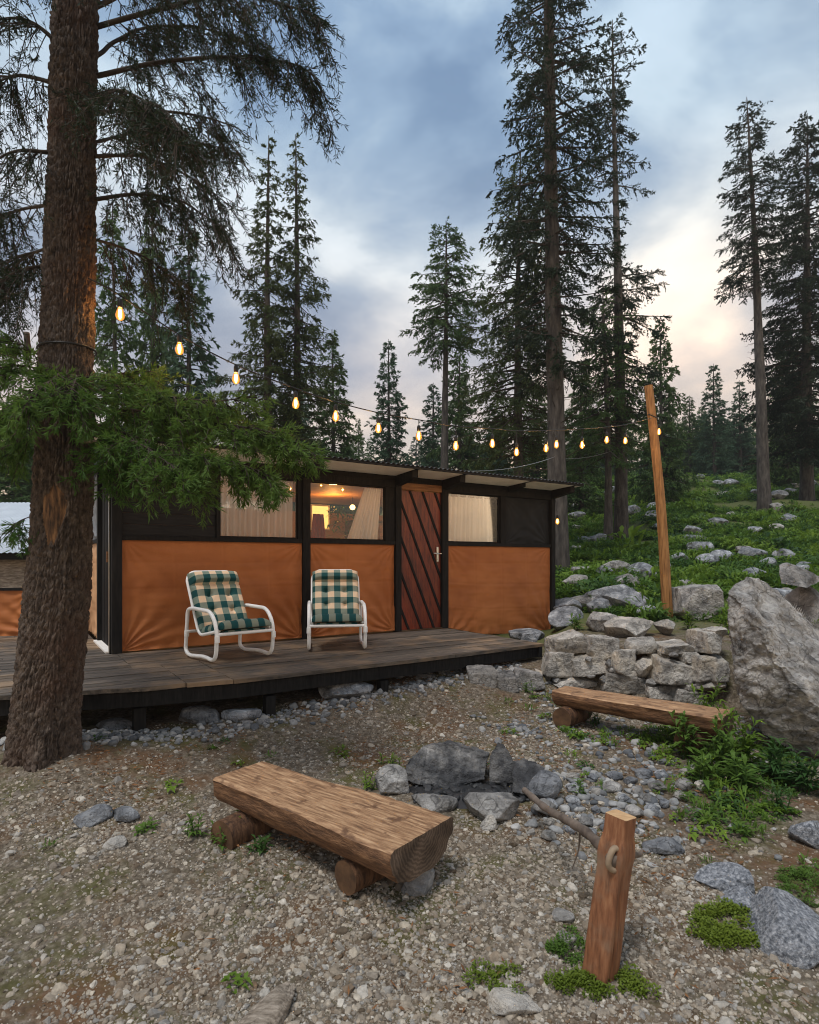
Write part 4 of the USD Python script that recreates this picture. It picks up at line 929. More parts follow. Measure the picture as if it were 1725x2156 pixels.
rk((665, 1428, 785, 1492), 5.62, .4, 'rock_blue', 'large rounded grey boulder under the middle of the deck', sub=5)
rk((845, 1820, 918, 1903), None, .12, 'rock_blue', 'upright grey stone wedged under the near end of the big log bench', planes=8)
for k, b in enumerate([(818, 1424, 858, 1456), (850, 1412, 925, 1448), (920, 1402, 980, 1440), (862, 1440, 905, 1462)]):
    rk(b, 6.25 + .12 * k, .3, 'rock_blue', ['small grey stone first in the row below the deck right of its third support', 'long grey stone second in the row below the deck', 'grey block third in the row below the deck', 'flat grey stone in front of the row below the deck'][k])
for k, b in enumerate([(985, 1408, 1048, 1450), (1040, 1420, 1092, 1462), (1088, 1412, 1152, 1462)]):
    rk(b, None, .32, 'rock', ['leftmost of the three kerb stones between deck and stone wall', 'middle of the three kerb stones between deck and stone wall', 'rightmost of the three kerb stones touching the stone wall'][k], block=True)
# fire ring
P = [at(848, 1650, 4.0), at(855, 1602, 4.05), at(900, 1573, 4.10), at(945, 1566, 4.12), at(1000, 1578, 4.12), at(1030, 1592, 4.10), at(1022, 1645, 4.0), at(960, 1664, 3.95), at(885, 1658, 3.95),
     at(870, 1590, 4.30), at(945, 1562, 4.34), at(1025, 1585, 4.30), at(1020, 1640, 4.3), at(860, 1640, 4.25)]
solo('fire_ring_stone', hull_rock(P, .02, .045, 31, 6), 'rock_soot', 'broad soot-blackened slab at the back of the fire ring', 'fire ring stone', smooth=45)
P = [at(1028, 1655, 4.0), at(1032, 1590, 4.06), at(1048, 1562, 4.08), at(1062, 1568, 4.08), at(1082, 1600, 4.05), at(1086, 1655, 3.98), at(1036, 1590, 4.2), at(1066, 1580, 4.22), at(1080, 1650, 4.2)]
solo('fire_ring_stone', hull_rock(P, .02, .035, 32, 7), 'rock_soot', 'pointed tall dark stone standing at the back right of the fire ring', 'fire ring stone', smooth=45)
P = [at(1076, 1668, 3.9), at(1080, 1598, 4.02), at(1105, 1590, 4.06), at(1148, 1612, 4.05), at(1140, 1650, 3.96), at(1105, 1672, 3.86), at(1130, 1600, 4.2), at(1150, 1640, 4.15), at(1085, 1600, 4.2)]
solo('fire_ring_stone', hull_rock(P, .02, .035, 33, 7), 'rock_soot', 'low brown-black stone right of the pointed one in the fire ring', 'fire ring stone', smooth=45)
rk((788, 1618, 862, 1694), 3.86, .18, 'rock', 'pale triangular stone at the left of the fire ring', 'fire ring stone', 'fire_ring_stone', planes=8)
rk((866, 1682, 968, 1718), 3.66, .2, 'rock', 'low slanting stone at the front left of the fire ring', 'fire ring stone', 'fire_ring_stone', planes=8)
rk((982, 1680, 1102, 1750), 3.52, .26, 'rock', 'large rounded stone at the front of the fire ring', 'fire ring stone', 'fire_ring_stone', sub=5, planes=20, lo=.75)
rk((1112, 1636, 1192, 1694), 3.80, .2, 'rock_blue', 'grey stone at the right of the fire ring beside the stick', 'fire ring stone', 'fire_ring_stone')
rk((1012, 1722, 1052, 1760), 3.44, .1, 'rock_pale', 'small pale stone in front of the large rounded fire ring stone', 'stone', 'stone', sub=3)
rk((1120, 1690, 1175, 1720), 3.6, .12, 'rock', 'flat stone under the end of the stick', 'stone', 'stone', sub=3)
rc_ = np.random.default_rng(44)
ch = []
for k in range(110):
    px, py = rc_.uniform(872, 1112), rc_.uniform(1652, 1692)
    s = rc_.uniform(.02, .06); m = rock(700 + k, (s * 1.5, s, s * .8), 1); m.apply_transform(trimesh.transformations.rotation_matrix(rc_.uniform(0, 6), [0, 0, 1])); m.apply_translation(gpt(px, py) + [0, 0, s * .25]); ch.append(m)
solo('charcoal', cat_(ch), 'charcoal', 'black charcoal and ash heaped inside the fire ring', 'charcoal', kind='stuff')
dc = gpt(985, 1672)
A = np.linspace(0, 2 * np.pi, 40, endpoint=False); R_ = np.linspace(0, 1, 8)
P = np.array([[(dc[0] + .44 * r * math.cos(a) * (1 + .1 * math.sin(3 * a)), dc[1] + .24 * r * math.sin(a)) for a in np.append(A, A[0])] for r in R_])
m = gridmesh(np.concatenate([P, gn(P[..., 0], P[..., 1])[..., None] + .012 - .02 * (np.linspace(0, 1, 8)[:, None, None] ** 4)], -1))
if m.face_normals[:, 2].mean() < 0: m.invert()
solo('ash_bed', m, 'charcoal', kind='structure', smooth=True)
# ------------------------------------------------------------------ trees
def batch_tubes(P, R, sides=3):
    """P (n, k, 3) centre lines, R (n, k) radii -> one mesh of thin tubes"""
    n, k = P.shape[:2]
    t = np.gradient(P, axis=1); t /= np.linalg.norm(t, axis=2, keepdims=True) + 1e-9
    a = np.cross(t, np.array([.13, .07, 1.0])); a /= np.linalg.norm(a, axis=2, keepdims=True) + 1e-9
    b = np.cross(t, a)
    ang = np.arange(sides) * 2 * np.pi / sides
    v = P[:, :, None] + R[:, :, None, None] * (np.cos(ang)[:, None] * a[:, :, None] + np.sin(ang)[:, None] * b[:, :, None])
    i, j = np.meshgrid(np.arange(k - 1), np.arange(sides), indexing='ij'); j2 = (j + 1) % sides
    q = np.stack([i * sides + j, i * sides + j2, (i + 1) * sides + j2, (i + 1) * sides + j], -1).reshape(-1, 4)
    f = np.vstack([q[:, [0, 1, 2]], q[:, [0, 2, 3]]])
    F_ = (f[None] + (np.arange(n) * k * sides)[:, None, None]).reshape(-1, 3)
    return v.reshape(-1, 3), F_
def blades(B, D, L, W, r):
    """flat diamonds: base, direction, length, half width, random roll"""
    n = len(B)
    q = r.normal(size=(n, 3)); s = np.cross(D, q); s /= np.linalg.norm(s, axis=1, keepdims=True) + 1e-9
    m = B + D * (L * .45)[:, None]
    v = np.stack([B, m - s * W[:, None], B + D * L[:, None], m + s * W[:, None]], 1).reshape(-1, 3)
    f = (np.array([[0, 1, 2], [0, 2, 3]])[None] + 4 * np.arange(n)[:, None, None]).reshape(-1, 3)
    return v, f
def unit(x): return x / (np.linalg.norm(x, axis=-1, keepdims=True) + 1e-9)
def conifer(seed, H, R, c0, tr, nbr=170, tw=13, bl=16, L=(.07, .15), W=.0145, droop=.5, irr=.35, shape=.8, dead=14, lean=(0, 0), fork=None, up=.45, taper=.9, base_flare=.25, low=-.22, gap=0.0):
    r = np.random.default_rng(seed)
    K_ = 26; t = np.linspace(0, 1, K_)
    wob = np.stack([.05 * np.sin(t * 5 + r.uniform(0, 6)) * R * .4, .05 * np.cos(t * 4 + r.uniform(0, 6)) * R * .4, 0 * t], -1)
    path = np.stack([lean[0] * t ** 1.2, lean[1] * t, t * H], -1) + wob - wob[0]
    rad = tr * (1 - t) ** taper + .012 + tr * base_flare * np.exp(-t * H / .35)
    path[0, 2] -= .4
    trunk = tube(path, rad, 12)
    v = np.array(trunk.vertices[:-2]); c = np.repeat(path, 12, 0)
    v = c + (v - c) * (1 + .25 * (fbm(v * np.array([7, 7, 1.5]) / max(tr * 4, .3) + seed, 3, seed) - .5))[:, None]
    trunk.vertices = np.vstack([v, trunk.vertices[-2:]])
    def centre(h):
        return np.stack([np.interp(h, path[:, 2], path[:, k]) for k in range(2)] + [h], -1)
    # living branches in loose whorls
    s = np.linspace(0, 1, nbr) ** .86
    if gap: s = s[fbm(np.stack([s * 9 + seed, s * 0, s * 0], -1), 2, seed) > gap]
    s = np.clip(s + r.normal(0, .006, len(s)), 0, 1); nb = len(s)
    h = H * (1 - s * (1 - c0)) - .15
    az = np.arange(nb) * 2.399963 + r.normal(0, .5, nb)
    env = R * (s ** shape) * (1 - .30 * ss(.72, 1.0, s)) + .10
    side_f = .72 + .5 * fbm(np.stack([np.cos(az) * 1.2 + seed, np.sin(az) * 1.2, s * 7], -1), 2, seed + 3)
    Lb = env * side_f * r.uniform(1 - irr, 1 + irr * .45, nb)
    el = up + (low - up) * s ** .55 + r.normal(0, .12, nb)
    kk = 9; tt = np.linspace(0, 1, kk)
    dirh = np.stack([np.cos(az), np.sin(az), 0 * az], -1)
    zc = el[:, None] * tt - droop * tt ** 2 * .55 + droop * .38 * tt ** 3
    bend = r.normal(0, .14, nb)
    perp = np.stack([-dirh[:, 1], dirh[:, 0], 0 * az], -1)
    C = centre(h)
    P = C[:, None] + Lb[:, None, None] * (dirh[:, None] * tt[None, :, None] + perp[:, None] * (bend[:, None] * tt ** 2)[:, :, None]) 
    P[..., 2] += Lb[:, None] * zc
    bv, bf = batch_tubes(P, (np.clip(.010 + .016 * Lb, .010, .05))[:, None] * (1 - .85 * tt)[None])
    woods = [trimesh.Trimesh(bv, bf, process=False)]
    if dead:
        hd = r.uniform(.12 * H, max(c0, .2) * H + .3, dead); ad = r.uniform(0, 6.28, dead); Ld = r.uniform(.25, .9, dead) * R * .75
        dd = np.stack([np.cos(ad), np.sin(ad), 0 * ad], -1); ed = r.uniform(-.5, .2, dead)
        Pd = centre(hd)[:, None] + Ld[:, None, None] * dd[:, None] * tt[None, :, None]
        Pd[..., 2] += Ld[:, None] * (ed[:, None] * tt + .25 * tt ** 2) ; Pd += r.normal(0, .03, Pd.shape) * tt[None, :, None]
        dv, df = batch_tubes(Pd, np.full((dead, 1), .016) * (1 - .8 * tt)[None])
        woods.append(trimesh.Trimesh(dv, df, process=False))
    # twigs
    nt = np.maximum(3, (Lb * tw).astype(int)); bi = np.repeat(np.arange(nb), nt); N = len(bi)
    t0 = r.uniform(.10, 1.0, N) ** .8
    f = t0 * (kk - 1); i0 = np.minimum(f.astype(int), kk - 2); u = (f - i0)[:, None]
    base = P[bi, i0] * (1 - u) + P[bi, i0 + 1] * u; tang = unit(P[bi, i0 + 1] - P[bi, i0])
    sd = np.where(r.random(N) < .5, -1, 1)
    d = unit(tang * r.uniform(.3, .9, N)[:, None] + perp[bi] * (sd * r.uniform(.3, 1.0, N))[:, None] + np.array([0, 0, 1.]) * r.normal(-droop * .75, .30, N)[:, None])
    Lt = (.34 * Lb[bi] * (1.05 - t0) + .16) * r.uniform(.6, 1.25, N)
    Lt = np.minimum(Lt, .75)
    B2 = np.repeat(base, bl, 0); D2 = np.repeat(d, bl, 0); M = len(B2)
    q = r.random(M); pos = B2 + D2 * (q * np.repeat(Lt, bl))[:, None] + np.array([0, 0, -1.]) * (q ** 2 * np.repeat(Lt, bl) * droop * .45)[:, None]
    dd = unit(D2 + r.normal(0, .42, (M, 3)) + np.array([0, 0, -.12]))
    Ln = r.uniform(L[0], L[1], M) * (1 - .3 * q)
    fv, ff = blades(pos, dd, Ln, np.full(M, W) * r.uniform(.7, 1.3, M), r)
    return trunk, cat_(woods), trimesh.Trimesh(fv, ff, process=False)
def tree(name, label, base, spec, leaf, bark='bark_grey', group=None, kind='spruce'):
    t = thing(name, label, 'tree', base, 0, group)
    a, b, c = conifer(**spec)
    part(t, 'trunk', a, bark, True)
    part(t, 'branches', b, 'twig', True, kind='stuff')
    part(t, 'crown', c, leaf, kind='stuff')
    return t
def base_at(px, d):
    x = (px - CX) / F * d; return np.array([x, d, float(ground(x, d)) - .05])
def Hof(py, b): return EYE + (HY - py) / F * b[1] - b[2]

b = base_at(1178, 14.0)
tree('spruce_tree', 'tallest thick-trunked spruce behind the right corner of the hut, its top out of the picture', b, dict(seed=1, H=20.5, R=1.58, c0=.24, tr=.225, nbr=300, tw=16, bl=17, L=(.06, .13), W=.013, droop=.45, irr=.5, shape=.45, dead=30, lean=(-.42, .1), up=.35, taper=.75), 'needle_dark')
b = base_at(1092, 17.5)
tree('spruce_tree', 'broad dense olive spruce just left of the tallest thick trunk', b, dict(seed=2, H=Hof(318, b), R=1.85, c0=.25, tr=.16, nbr=215, tw=14, bl=17, droop=.55, irr=.55, shape=.55, dead=10, lean=(.1, 0)), 'needle_olive')
b = base_at(1308, 20.0)
tree('spruce_tree', 'tall thin ragged spruce with bare upper arms right of the tallest trunk', b, dict(seed=3, H=Hof(40, b), R=1.55, c0=.22, tr=.22, nbr=240, tw=15, bl=16, droop=.40, irr=.85, shape=.36, dead=26, lean=(-.25, 0), up=.5, gap=.36), 'needle_dark')
b = base_at(1281, 19.2)
tree('spruce_tree', 'slim leaning spruce trunk crossing just left of the ragged thin one', b, dict(seed=4, H=Hof(600, b), R=1.5, c0=.35, tr=.13, nbr=110, droop=.55, irr=.5, shape=.5, dead=14, lean=(-.15, 0)), 'needle_mid')
b = base_at(1610, 24.0)
tree('pine_tree', 'tall bare-trunked conifer with a small high crown on the hill at right', b, dict(seed=5, H=Hof(205, b), R=1.5, c0=.55, tr=.24, nbr=160, tw=15, bl=17, droop=.35, irr=.5, shape=.50, dead=26, lean=(-.75, 0), up=.5), 'needle_dark')
b = base_at(1700, 25.5)
tree('spruce_tree', 'very dense dark spruce filling the right edge of the picture', b, dict(seed=6, H=Hof(235, b), R=2.6, c0=.14, tr=.26, nbr=330, tw=16, bl=17, W=.02, droop=.5, irr=.4, shape=.50, dead=10), 'needle_dark')
b = base_at(937, 22.0)
tree('pine_tree', 'bare pale-trunked conifer with a small bushy top above the middle of the hut roof', b, dict(seed=7, H=Hof(466, b), R=1.65, c0=.60, tr=.165, nbr=115, tw=16, bl=18, droop=.35, irr=.4, shape=.55, dead=14, up=.55), 'needle_mid')
b = base_at(568, 18.0)
tree('spruce_tree', 'left spire of the twin spruces behind the hut roof', b, dict(seed=8, H=Hof(288, b), R=1.75, c0=.15, tr=.17, nbr=240, tw=15, bl=17, droop=.6, irr=.5, shape=.95, dead=5, up=.6), 'needle_olive')
b = base_at(622, 18.6)
tree('spruce_tree', 'right spire of the twin spruces behind the hut roof', b, dict(seed=9, H=Hof(281, b), R=1.75, c0=.15, tr=.17, nbr=230, tw=15, bl=17, droop=.6, irr=.65, shape=.9, dead=5, up=.6), 'needle_olive')
# three kinds of ordinary spruce, then their copies
KINDS = []
b = base_at(700, 27.0)
KINDS.append((tree('spruce_tree', 'short full spruce right behind the twin spires', b, dict(seed=10, H=Hof(693, b), R=1.75, c0=.06, tr=.13, nbr=190, tw=12, bl=11, L=(.13, .25), W=.024, droop=.55, irr=.35, shape=.8, dead=0), 'needle_mid'), Hof(693, b), 1.75))
b = base_at(820, 30.0)
KINDS.append((tree('spruce_tree', 'slender pointed blue-green spruce standing alone above the roof between the bulbs', b, dict(seed=11, H=Hof(713, b), R=1.35, c0=.06, tr=.12, nbr=180, tw=12, bl=11, L=(.13, .25), W=.024, droop=.45, irr=.3, shape=.85, dead=0, low=-.1), 'needle_blue'), Hof(713, b), 1.35))
b = base_at(970, 30.0)
KINDS.append((tree('spruce_tree', 'full spruce close behind the bare pale trunk', b, dict(seed=12, H=Hof(733, b), R=1.9, c0=.06, tr=.14, nbr=190, tw=12, bl=11, L=(.13, .25), W=.025, droop=.5, irr=.45, shape=.8, dead=0), 'needle_mid'), Hof(733, b), 1.9))
rk_ = np.random.default_rng(17)
def more(k, px, py, d, Rr, label, group=None):
    src, H0, R0 = KINDS[k]; b = base_at(px, d)
    copy_of(src, b, rk_.uniform(0, 6.28), (Rr / R0, Rr / R0, Hof(py, b) / H0), label, group, 'spruce_tree')
more(1, 912, 805, 34, 1.35, 'small spruce left of the bare pale trunk, half hidden by bulbs')
more(0, 238, 425, 20, 1.7, 'tall spruce right beside the big foreground trunk behind the first bulb')
more(2, 318, 395, 23, 1.6, 'tall spruce behind the second bulb, its top lost in hanging branches')
more(1, 400, 470, 21, 1.65, 'spruce with a ragged top between the second bulb and the twin spires')
more(0, 30, 830, 24, 2.2, 'spruce behind the low neighbour hut at the left edge')
more(2, -70, 760, 26, 2.4, 'broad spruce at the far left edge behind the neighbour hut')
more(2, 110, 700, 27, 2.0, 'spruce mostly hidden behind the big foreground trunk')
more(2, 1392, 665, 27, 1.55, 'bushy spruce behind the upper part of the leaning pole')
more(0, 1225, 760, 25, 1.5, 'spruce filling the gap between the two tallest trunks')
more(1, 1505, 765, 42, 1.5, 'tallest of the distant spruces on the ridge between pole and bare trunk')
more(0, 1452, 832, 44, 1.5, 'distant spruce on the ridge nearest the right of the leaning pole')
more(2, 1660, 690, 33, 2.0, 'mid-distance spruce between the bare trunk and the dense dark one')
more(1, 1560, 800, 46, 1.5, 'distant spruce just left of the bare trunk on the ridge')
more(0, 1130, 800, 32, 1.6, 'spruce low behind the tallest trunk above the hut roof end')
more(1, 1040, 850, 36, 1.5, 'small spruce above the roof between the full spruce and the olive one')
more(0, 755, 880, 44, 1.2, 'tiny distant spruce left of the slender blue-green one')
GF = 'distant spruces of the hazy forest edge'
for k in range(64):
    d = rk_.uniform(46, 90); px = rk_.choice([rk_.uniform(1190, 1760), rk_.uniform(640, 1200)], p=[.68, .32])
    more(int(rk_.integers(0, 3)), px, rk_.uniform(845, 935) if px > 1180 else rk_.uniform(890, 955), d, d * rk_.uniform(.026, .04), 'hazy blue-green spruce in the distant forest edge behind the nearer trunks', GF)
for k in range(14):
    d = rk_.uniform(30, 60)
    more(int(rk_.integers(0, 3)), rk_.uniform(-260, 640), rk_.uniform(760, 900), d, d * rk_.uniform(.035, .05), 'dim spruce far behind the hut on the left', 'dim spruces far behind the hut on the left')

# ------------------------------------------------------------------ the big foreground conifer
big = thing('big_conifer', 'huge rough-barked conifer trunk in the left foreground with overhanging branches', 'tree', (0, 0, 0))
TD = 4.15
tc_y = np.array([-700, -300, 0, 350, 700, 1050, 1250, 1400, 1500, 1590, 1680])
tc_x = np.array([176, 168, 161, 152, 143, 134, 122, 106, 98, 92, 90])
tw_ = np.array([72, 82, 87, 92, 103, 116, 124, 128, 131, 137, 152])
NZ, NT = 860, 290
py_ = np.linspace(1680, -700, NZ)
cxp = np.interp(py_, tc_y[::1], tc_x); wpx = np.interp(py_, tc_y, tw_)
from scipy.ndimage import gaussian_filter1d
cxp, wpx = gaussian_filter1d(cxp, 14, mode='nearest'), gaussian_filter1d(wpx, 12, mode='nearest')
CZ = EYE + (HY - py_) / F * TD; CXm = (cxp - CX) / F * TD; RR = wpx / 2 / F * TD
th = np.linspace(0, 2 * np.pi, NT)
TH2, ZZ2 = np.meshgrid(th, CZ)
circ = np.stack([np.cos(TH2) * 2.2, np.sin(TH2) * 2.2, ZZ2 * 1.0], -1)
def furrow(q, seed): return 1 - np.minimum(np.abs(fbm(q, 3, seed) - .5) * 7.5, 1)
warp = np.stack([fbm(circ * 3, 2, 71), fbm(circ * 3 + 9, 2, 72), fbm(circ * 2 + 5, 2, 73)], -1) - .5
fq = (circ + warp * .35) * np.array([5.2, 5.2, 4.2])
from scipy.spatial import cKDTree
rbk = np.random.default_rng(6)
NC = 9500
ca_, czz = rbk.uniform(0, 2 * np.pi, NC), rbk.uniform(CZ.min(), CZ.max(), NC)
cyl = lambda a, z: np.stack([np.cos(a) * .21, np.sin(a) * .21, z * .42], -1)
wp = np.stack([fbm(circ * 4, 2, 71), fbm(circ * 4 + 9, 2, 72), fbm(circ * 3 + 5, 2, 73)], -1) - .5
dist, near_i = cKDTree(cyl(ca_, czz)).query(cyl(TH2, ZZ2) + wp * .045, k=2)
gap_ = np.clip((dist[..., 1] - dist[..., 0]) / .012, 0, 1)
plate = rbk.random(NC)[near_i[..., 0]]
disp = -.018 * (1 - gap_ ** .7) + .007 * plate + .007 * (fbm(circ * np.array([14, 14, 22]), 3, 63) - .5) - .012 * furrow(fq, 61) + .03 * (fbm(circ * .8, 2, 64) - .5)
flare = 1 + .10 * np.sin(TH2 * 5 + 1) * ss(.75, .0, ZZ2)
# scar without bark, seen on the front
scz0, scz1 = EYE + (HY - 1168) / F * TD, EYE + (HY - 1030) / F * TD
sz = (ZZ2 - scz0) / (scz1 - scz0); sang = ((TH2 - math.radians(281)) / math.radians(30))
hw_ = (.20 + .80 * ss(0, .8, sz)) * (.70 + .6 * fbm(np.stack([sang, sz * 4, sz * 0], -1), 3, 9))
sz = sz + .35 * (fbm(np.stack([sang * 1.6, sz * 0, sz * 0 + 4], -1), 3, 19) - .5) + .10 * sang ** 2
inside = ss(0, .08, sz) * (1 - ss(.86, 1.0, sz)) * (1 - ss(.75, 1.0, np.abs(sang) / hw_)) * (sz > 0) * (sz < 1)
disp = disp * (1 - inside) - .024 * inside
RRm = RR[:, None] * flare + disp
V3 = np.stack([CXm[:, None] + np.cos(TH2) * RRm, TD + np.sin(TH2) * RRm, ZZ2], -1)
tm = gridmesh(V3)
fc = inside.reshape(-1)[tm.faces].min(1) > .5
if np.dot(tm.face_normals[0], tm.triangles_center[0] - np.array([CXm[0], TD, tm.triangles_center[0][2]])) < 0: tm.invert()
tA = trimesh.Trimesh(tm.vertices, tm.faces[~fc], process=False); tB = trimesh.Trimesh(tm.vertices, tm.faces[fc], process=False)
tB.remove_unreferenced_vertices()
part(big, 'trunk', tA, 'bark', True); part(big, 'bare_wood_scar', tB, 'bare_wood', True, label='bare orange wood where the bark is torn away')

def foliage(limbs, seed, tw, tl, st, sl_, nd, nl, nw, hang, start=.12, spread=.8, needle_spread=.7):
    """limbs: list of (points, radius). twigs on limbs, side twigs on twigs, needles on side twigs"""
    r = np.random.default_rng(seed); wood = []; Bn, Dn = [], []
    for pts, rad in limbs:
        S_ = spline(pts, 40); S_ += (fbm(S_ * 3 + seed, 2, seed)[:, None] - .5) * .06
        wood.append(tube(S_, np.linspace(rad * .62, .003, 40), 6))
        Ln = np.linalg.norm(np.diff(S_, axis=0), axis=1).sum(); n = max(4, int(Ln * tw))
        t0 = start + (1 - start) * r.random(n) ** .85; i = np.minimum((t0 * 38).astype(int), 38)
        base, tang = S_[i], unit(S_[i + 1] - S_[i])
        perp = unit(np.cross(tang, [0, 0, 1.])) * np.where(r.random(n) < .5, -1, 1)[:, None]
        d = unit(tang * r.uniform(.3, 1.0, n)[:, None] + perp * r.uniform(.2, 1.1, n)[:, None] * spread + r.normal(0, .2, (n, 3)) + np.array([0, 0, -1.]) * (hang * r.uniform(.4, 1.4, n))[:, None])
        L1 = r.uniform(tl[0], tl[1], n) * (1.1 - .5 * t0)
        k = 6; tt = np.linspace(0, 1, k)
        P = base[:, None] + d[:, None] * (L1[:, None] * tt)[:, :, None]; P[..., 2] -= (L1 * hang * .55)[:, None] * tt ** 2
        v, f = batch_tubes(P, np.full((n, 1), .0045) * (1 - .7 * tt)[None]); wood.append(trimesh.Trimesh(v, f, process=False))
        m = np.maximum(3, (L1 * st).astype(int)); bi = np.repeat(np.arange(n), m); N = len(bi)
        q = r.uniform(.08, 1, N); fi = q * (k - 1); j = np.minimum(fi.astype(int), k - 2); u = (fi - j)[:, None]
        b2 = P[bi, j] * (1 - u) + P[bi, j + 1] * u; t2 = unit(P[bi, j + 1] - P[bi, j])
        s2 = unit(np.cross(t2, r.normal(size=(N, 3))))
        d2 = unit(t2 * r.uniform(.5, 1.1, N)[:, None] + s2 * r.uniform(.4, 1.0, N)[:, None] + np.array([0, 0, -.25 * hang]))
        L2 = r.uniform(sl_[0], sl_[1], N)
        kk = 3; t3 = np.linspace(0, 1, kk)
        P2 = b2[:, None] + d2[:, None] * (L2[:, None] * t3)[:, :, None]
        v, f = batch_tubes(P2, np.full((N, 1), .0026) * (1 - .6 * t3)[None]); wood.append(trimesh.Trimesh(v, f, process=False))
        B3 = np.repeat(b2, nd, 0); D3 = np.repeat(d2, nd, 0); M = len(B3)
        w = r.random(M) ** .75
        Bn.append(B3 + D3 * (w * np.repeat(L2, nd))[:, None]); Dn.append(unit(D3 * .75 + r.normal(0, needle_spread, (M, 3)) * .75))
    B, D = np.vstack(Bn), np.vstack(Dn); n = len(B)
    v, f = blades(B, D, r.uniform(nl[0], nl[1], n), np.full(n, nw), r)
    return cat_(wood), trimesh.Trimesh(v, f, process=False), n
def lp(*a): return [at(*x) for x in a]
up_limbs = [
    (lp((190, 60, 4.2), (330, 20, 4.1), (480, -10, 4.0), (600, 10, 3.95), (690, 45, 3.95)), .030), (lp((190, 20, 4.2), (350, -60, 4.4), (520, -90, 4.6), (640, -40, 4.7)), .028),
    (lp((200, 160, 4.2), (340, 130, 4.2), (500, 120, 4.2), (620, 135, 4.15), (672, 170, 4.1)), .028), (lp((195, 120, 4.2), (300, 60, 4.7), (430, 60, 5.1), (560, 110, 5.4)), .024),
    (lp((195, 240, 4.2), (290, 230, 4.0), (400, 240, 3.9), (495, 265, 3.85)), .024), (lp((195, 330, 4.15), (300, 330, 4.4), (400, 370, 4.7), (490, 440, 4.9)), .022),
    (lp((195, 420, 4.2), (290, 410, 4.1), (390, 430, 4.0), (485, 490, 3.95)), .024), (lp((195, 300, 4.2), (300, 280, 4.8), (420, 300, 5.2), (470, 310, 5.4)), .02),
    (lp((195, 500, 4.2), (260, 520, 4.5), (330, 560, 4.8), (400, 620, 5.0)), .018), (lp((120, 90, 4.1), (40, 40, 4.0), (-60, 50, 3.9)), .026),
    (lp((118, 180, 4.1), (30, 160, 4.3), (-90, 230, 4.5)), .026), (lp((112, 320, 4.1), (30, 320, 3.9), (-90, 390, 3.8)), .024), (lp((105, 430, 4.2), (20, 450, 4.5), (-90, 520, 4.7)), .022),
    (lp((104, 560, 4.2), (40, 570, 4.0), (-60, 640, 3.9)), .02), (lp((100, 520, 4.2), (30, 560, 4.9), (-70, 700, 5.2)), .018), (lp((195, 200, 4.2), (260, 190, 3.7), (330, 220, 3.4), (390, 280, 3.2)), .02),
    (lp((130, -60, 4.1), (60, -120, 3.6), (-60, -100, 3.3)), .025), (lp((200, -60, 4.1), (330, -140, 3.5), (470, -60, 3.2)), .025)]
w_, f_, n_ = foliage(up_limbs, 5, 46, (.20, .60), 26, (.05, .13), 9, (.025, .050), .0032, .62, .10, .95)
part(big, 'branches', w_, 'twig', True, kind='stuff'); part(big, 'crown', f_, 'needle_dark', kind='stuff'); N1 = n_
low_limbs = [
    (lp((185, 830, 4.15), (270, 810, 4.0), (360, 835, 3.9), (450, 845, 3.85), (540, 830, 3.9)), .016), (lp((185, 865, 4.15), (300, 865, 3.95), (440, 890, 3.85), (560, 905, 3.8), (640, 935, 3.8)), .018),
    (lp((182, 905, 4.1), (290, 920, 3.85), (410, 950, 3.72), (510, 975, 3.7), (570, 1000, 3.7)), .016), (lp((185, 930, 4.1), (240, 955, 3.9), (262, 1000, 3.85)), .010),
    (lp((185, 890, 4.1), (280, 930, 3.7), (350, 970, 3.55), (395, 1000, 3.5)), .012), (lp((190, 850, 4.2), (340, 850, 4.5), (480, 875, 4.8), (600, 905, 5.0)), .014), (lp((185, 800, 4.2), (260, 785, 4.3), (330, 790, 4.5)), .010),
    (lp((110, 790, 4.05), (40, 770, 3.9), (-60, 790, 3.8)), .014), (lp((108, 840, 4.0), (50, 850, 3.8), (-50, 900, 3.7)), .014), (lp((120, 790, 3.95), (120, 790, 3.75), (90, 815, 3.6), (40, 850, 3.5)), .012),
    (lp((150, 790, 3.95), (160, 800, 3.7), (150, 835, 3.55)), .010), (lp((105, 900, 4.15), (40, 930, 4.4), (-60, 980, 4.6)), .014), (lp((70, 1085, 4.15), (45, 1095, 4.15), (30, 1105, 4.1)), .006), (lp((100, 760, 4.2), (30, 720, 4.3), (-60, 700, 4.4)), .012)]
w_, f_, n_ = foliage(low_limbs, 8, 56, (.16, .40), 24, (.05, .11), 18, (.036, .066), .0034, .40, .08, .90, .46)
br = part(big, 'low_branches', w_, 'twig', True, kind='stuff'); part(big, 'low_foliage', f_, 'needle_near', label='bright green needled branch hanging in front of the hut', kind='stuff')
part(big, 'branch_stub', tube(spline(lp((178, 928, 4.05), (205, 931, 3.95), (236, 936, 3.9)), 10), np.linspace(.016, .008, 10), 7), 'stick', True)
part(big, 'branch_stub', tube(spline(lp((62, 740, 4.3), (57, 718, 4.3), (56, 700, 4.3)), 8), .02, 7), 'stick', True)
rw = np.interp(EYE + (HY - 738) / F * TD, CZ, RR) + .006
zc = EYE + (HY - 738) / F * TD; xc = np.interp(zc, CZ, CXm)
part(big, 'wire_tie', tube([(xc + rw * math.cos(a), TD + rw * math.sin(a), zc + .01 * math.sin(a + 1)) for a in np.linspace(0, 2 * np.pi, 40, endpoint=False)], .007, 6, closed=True), 'plastic_black', True)

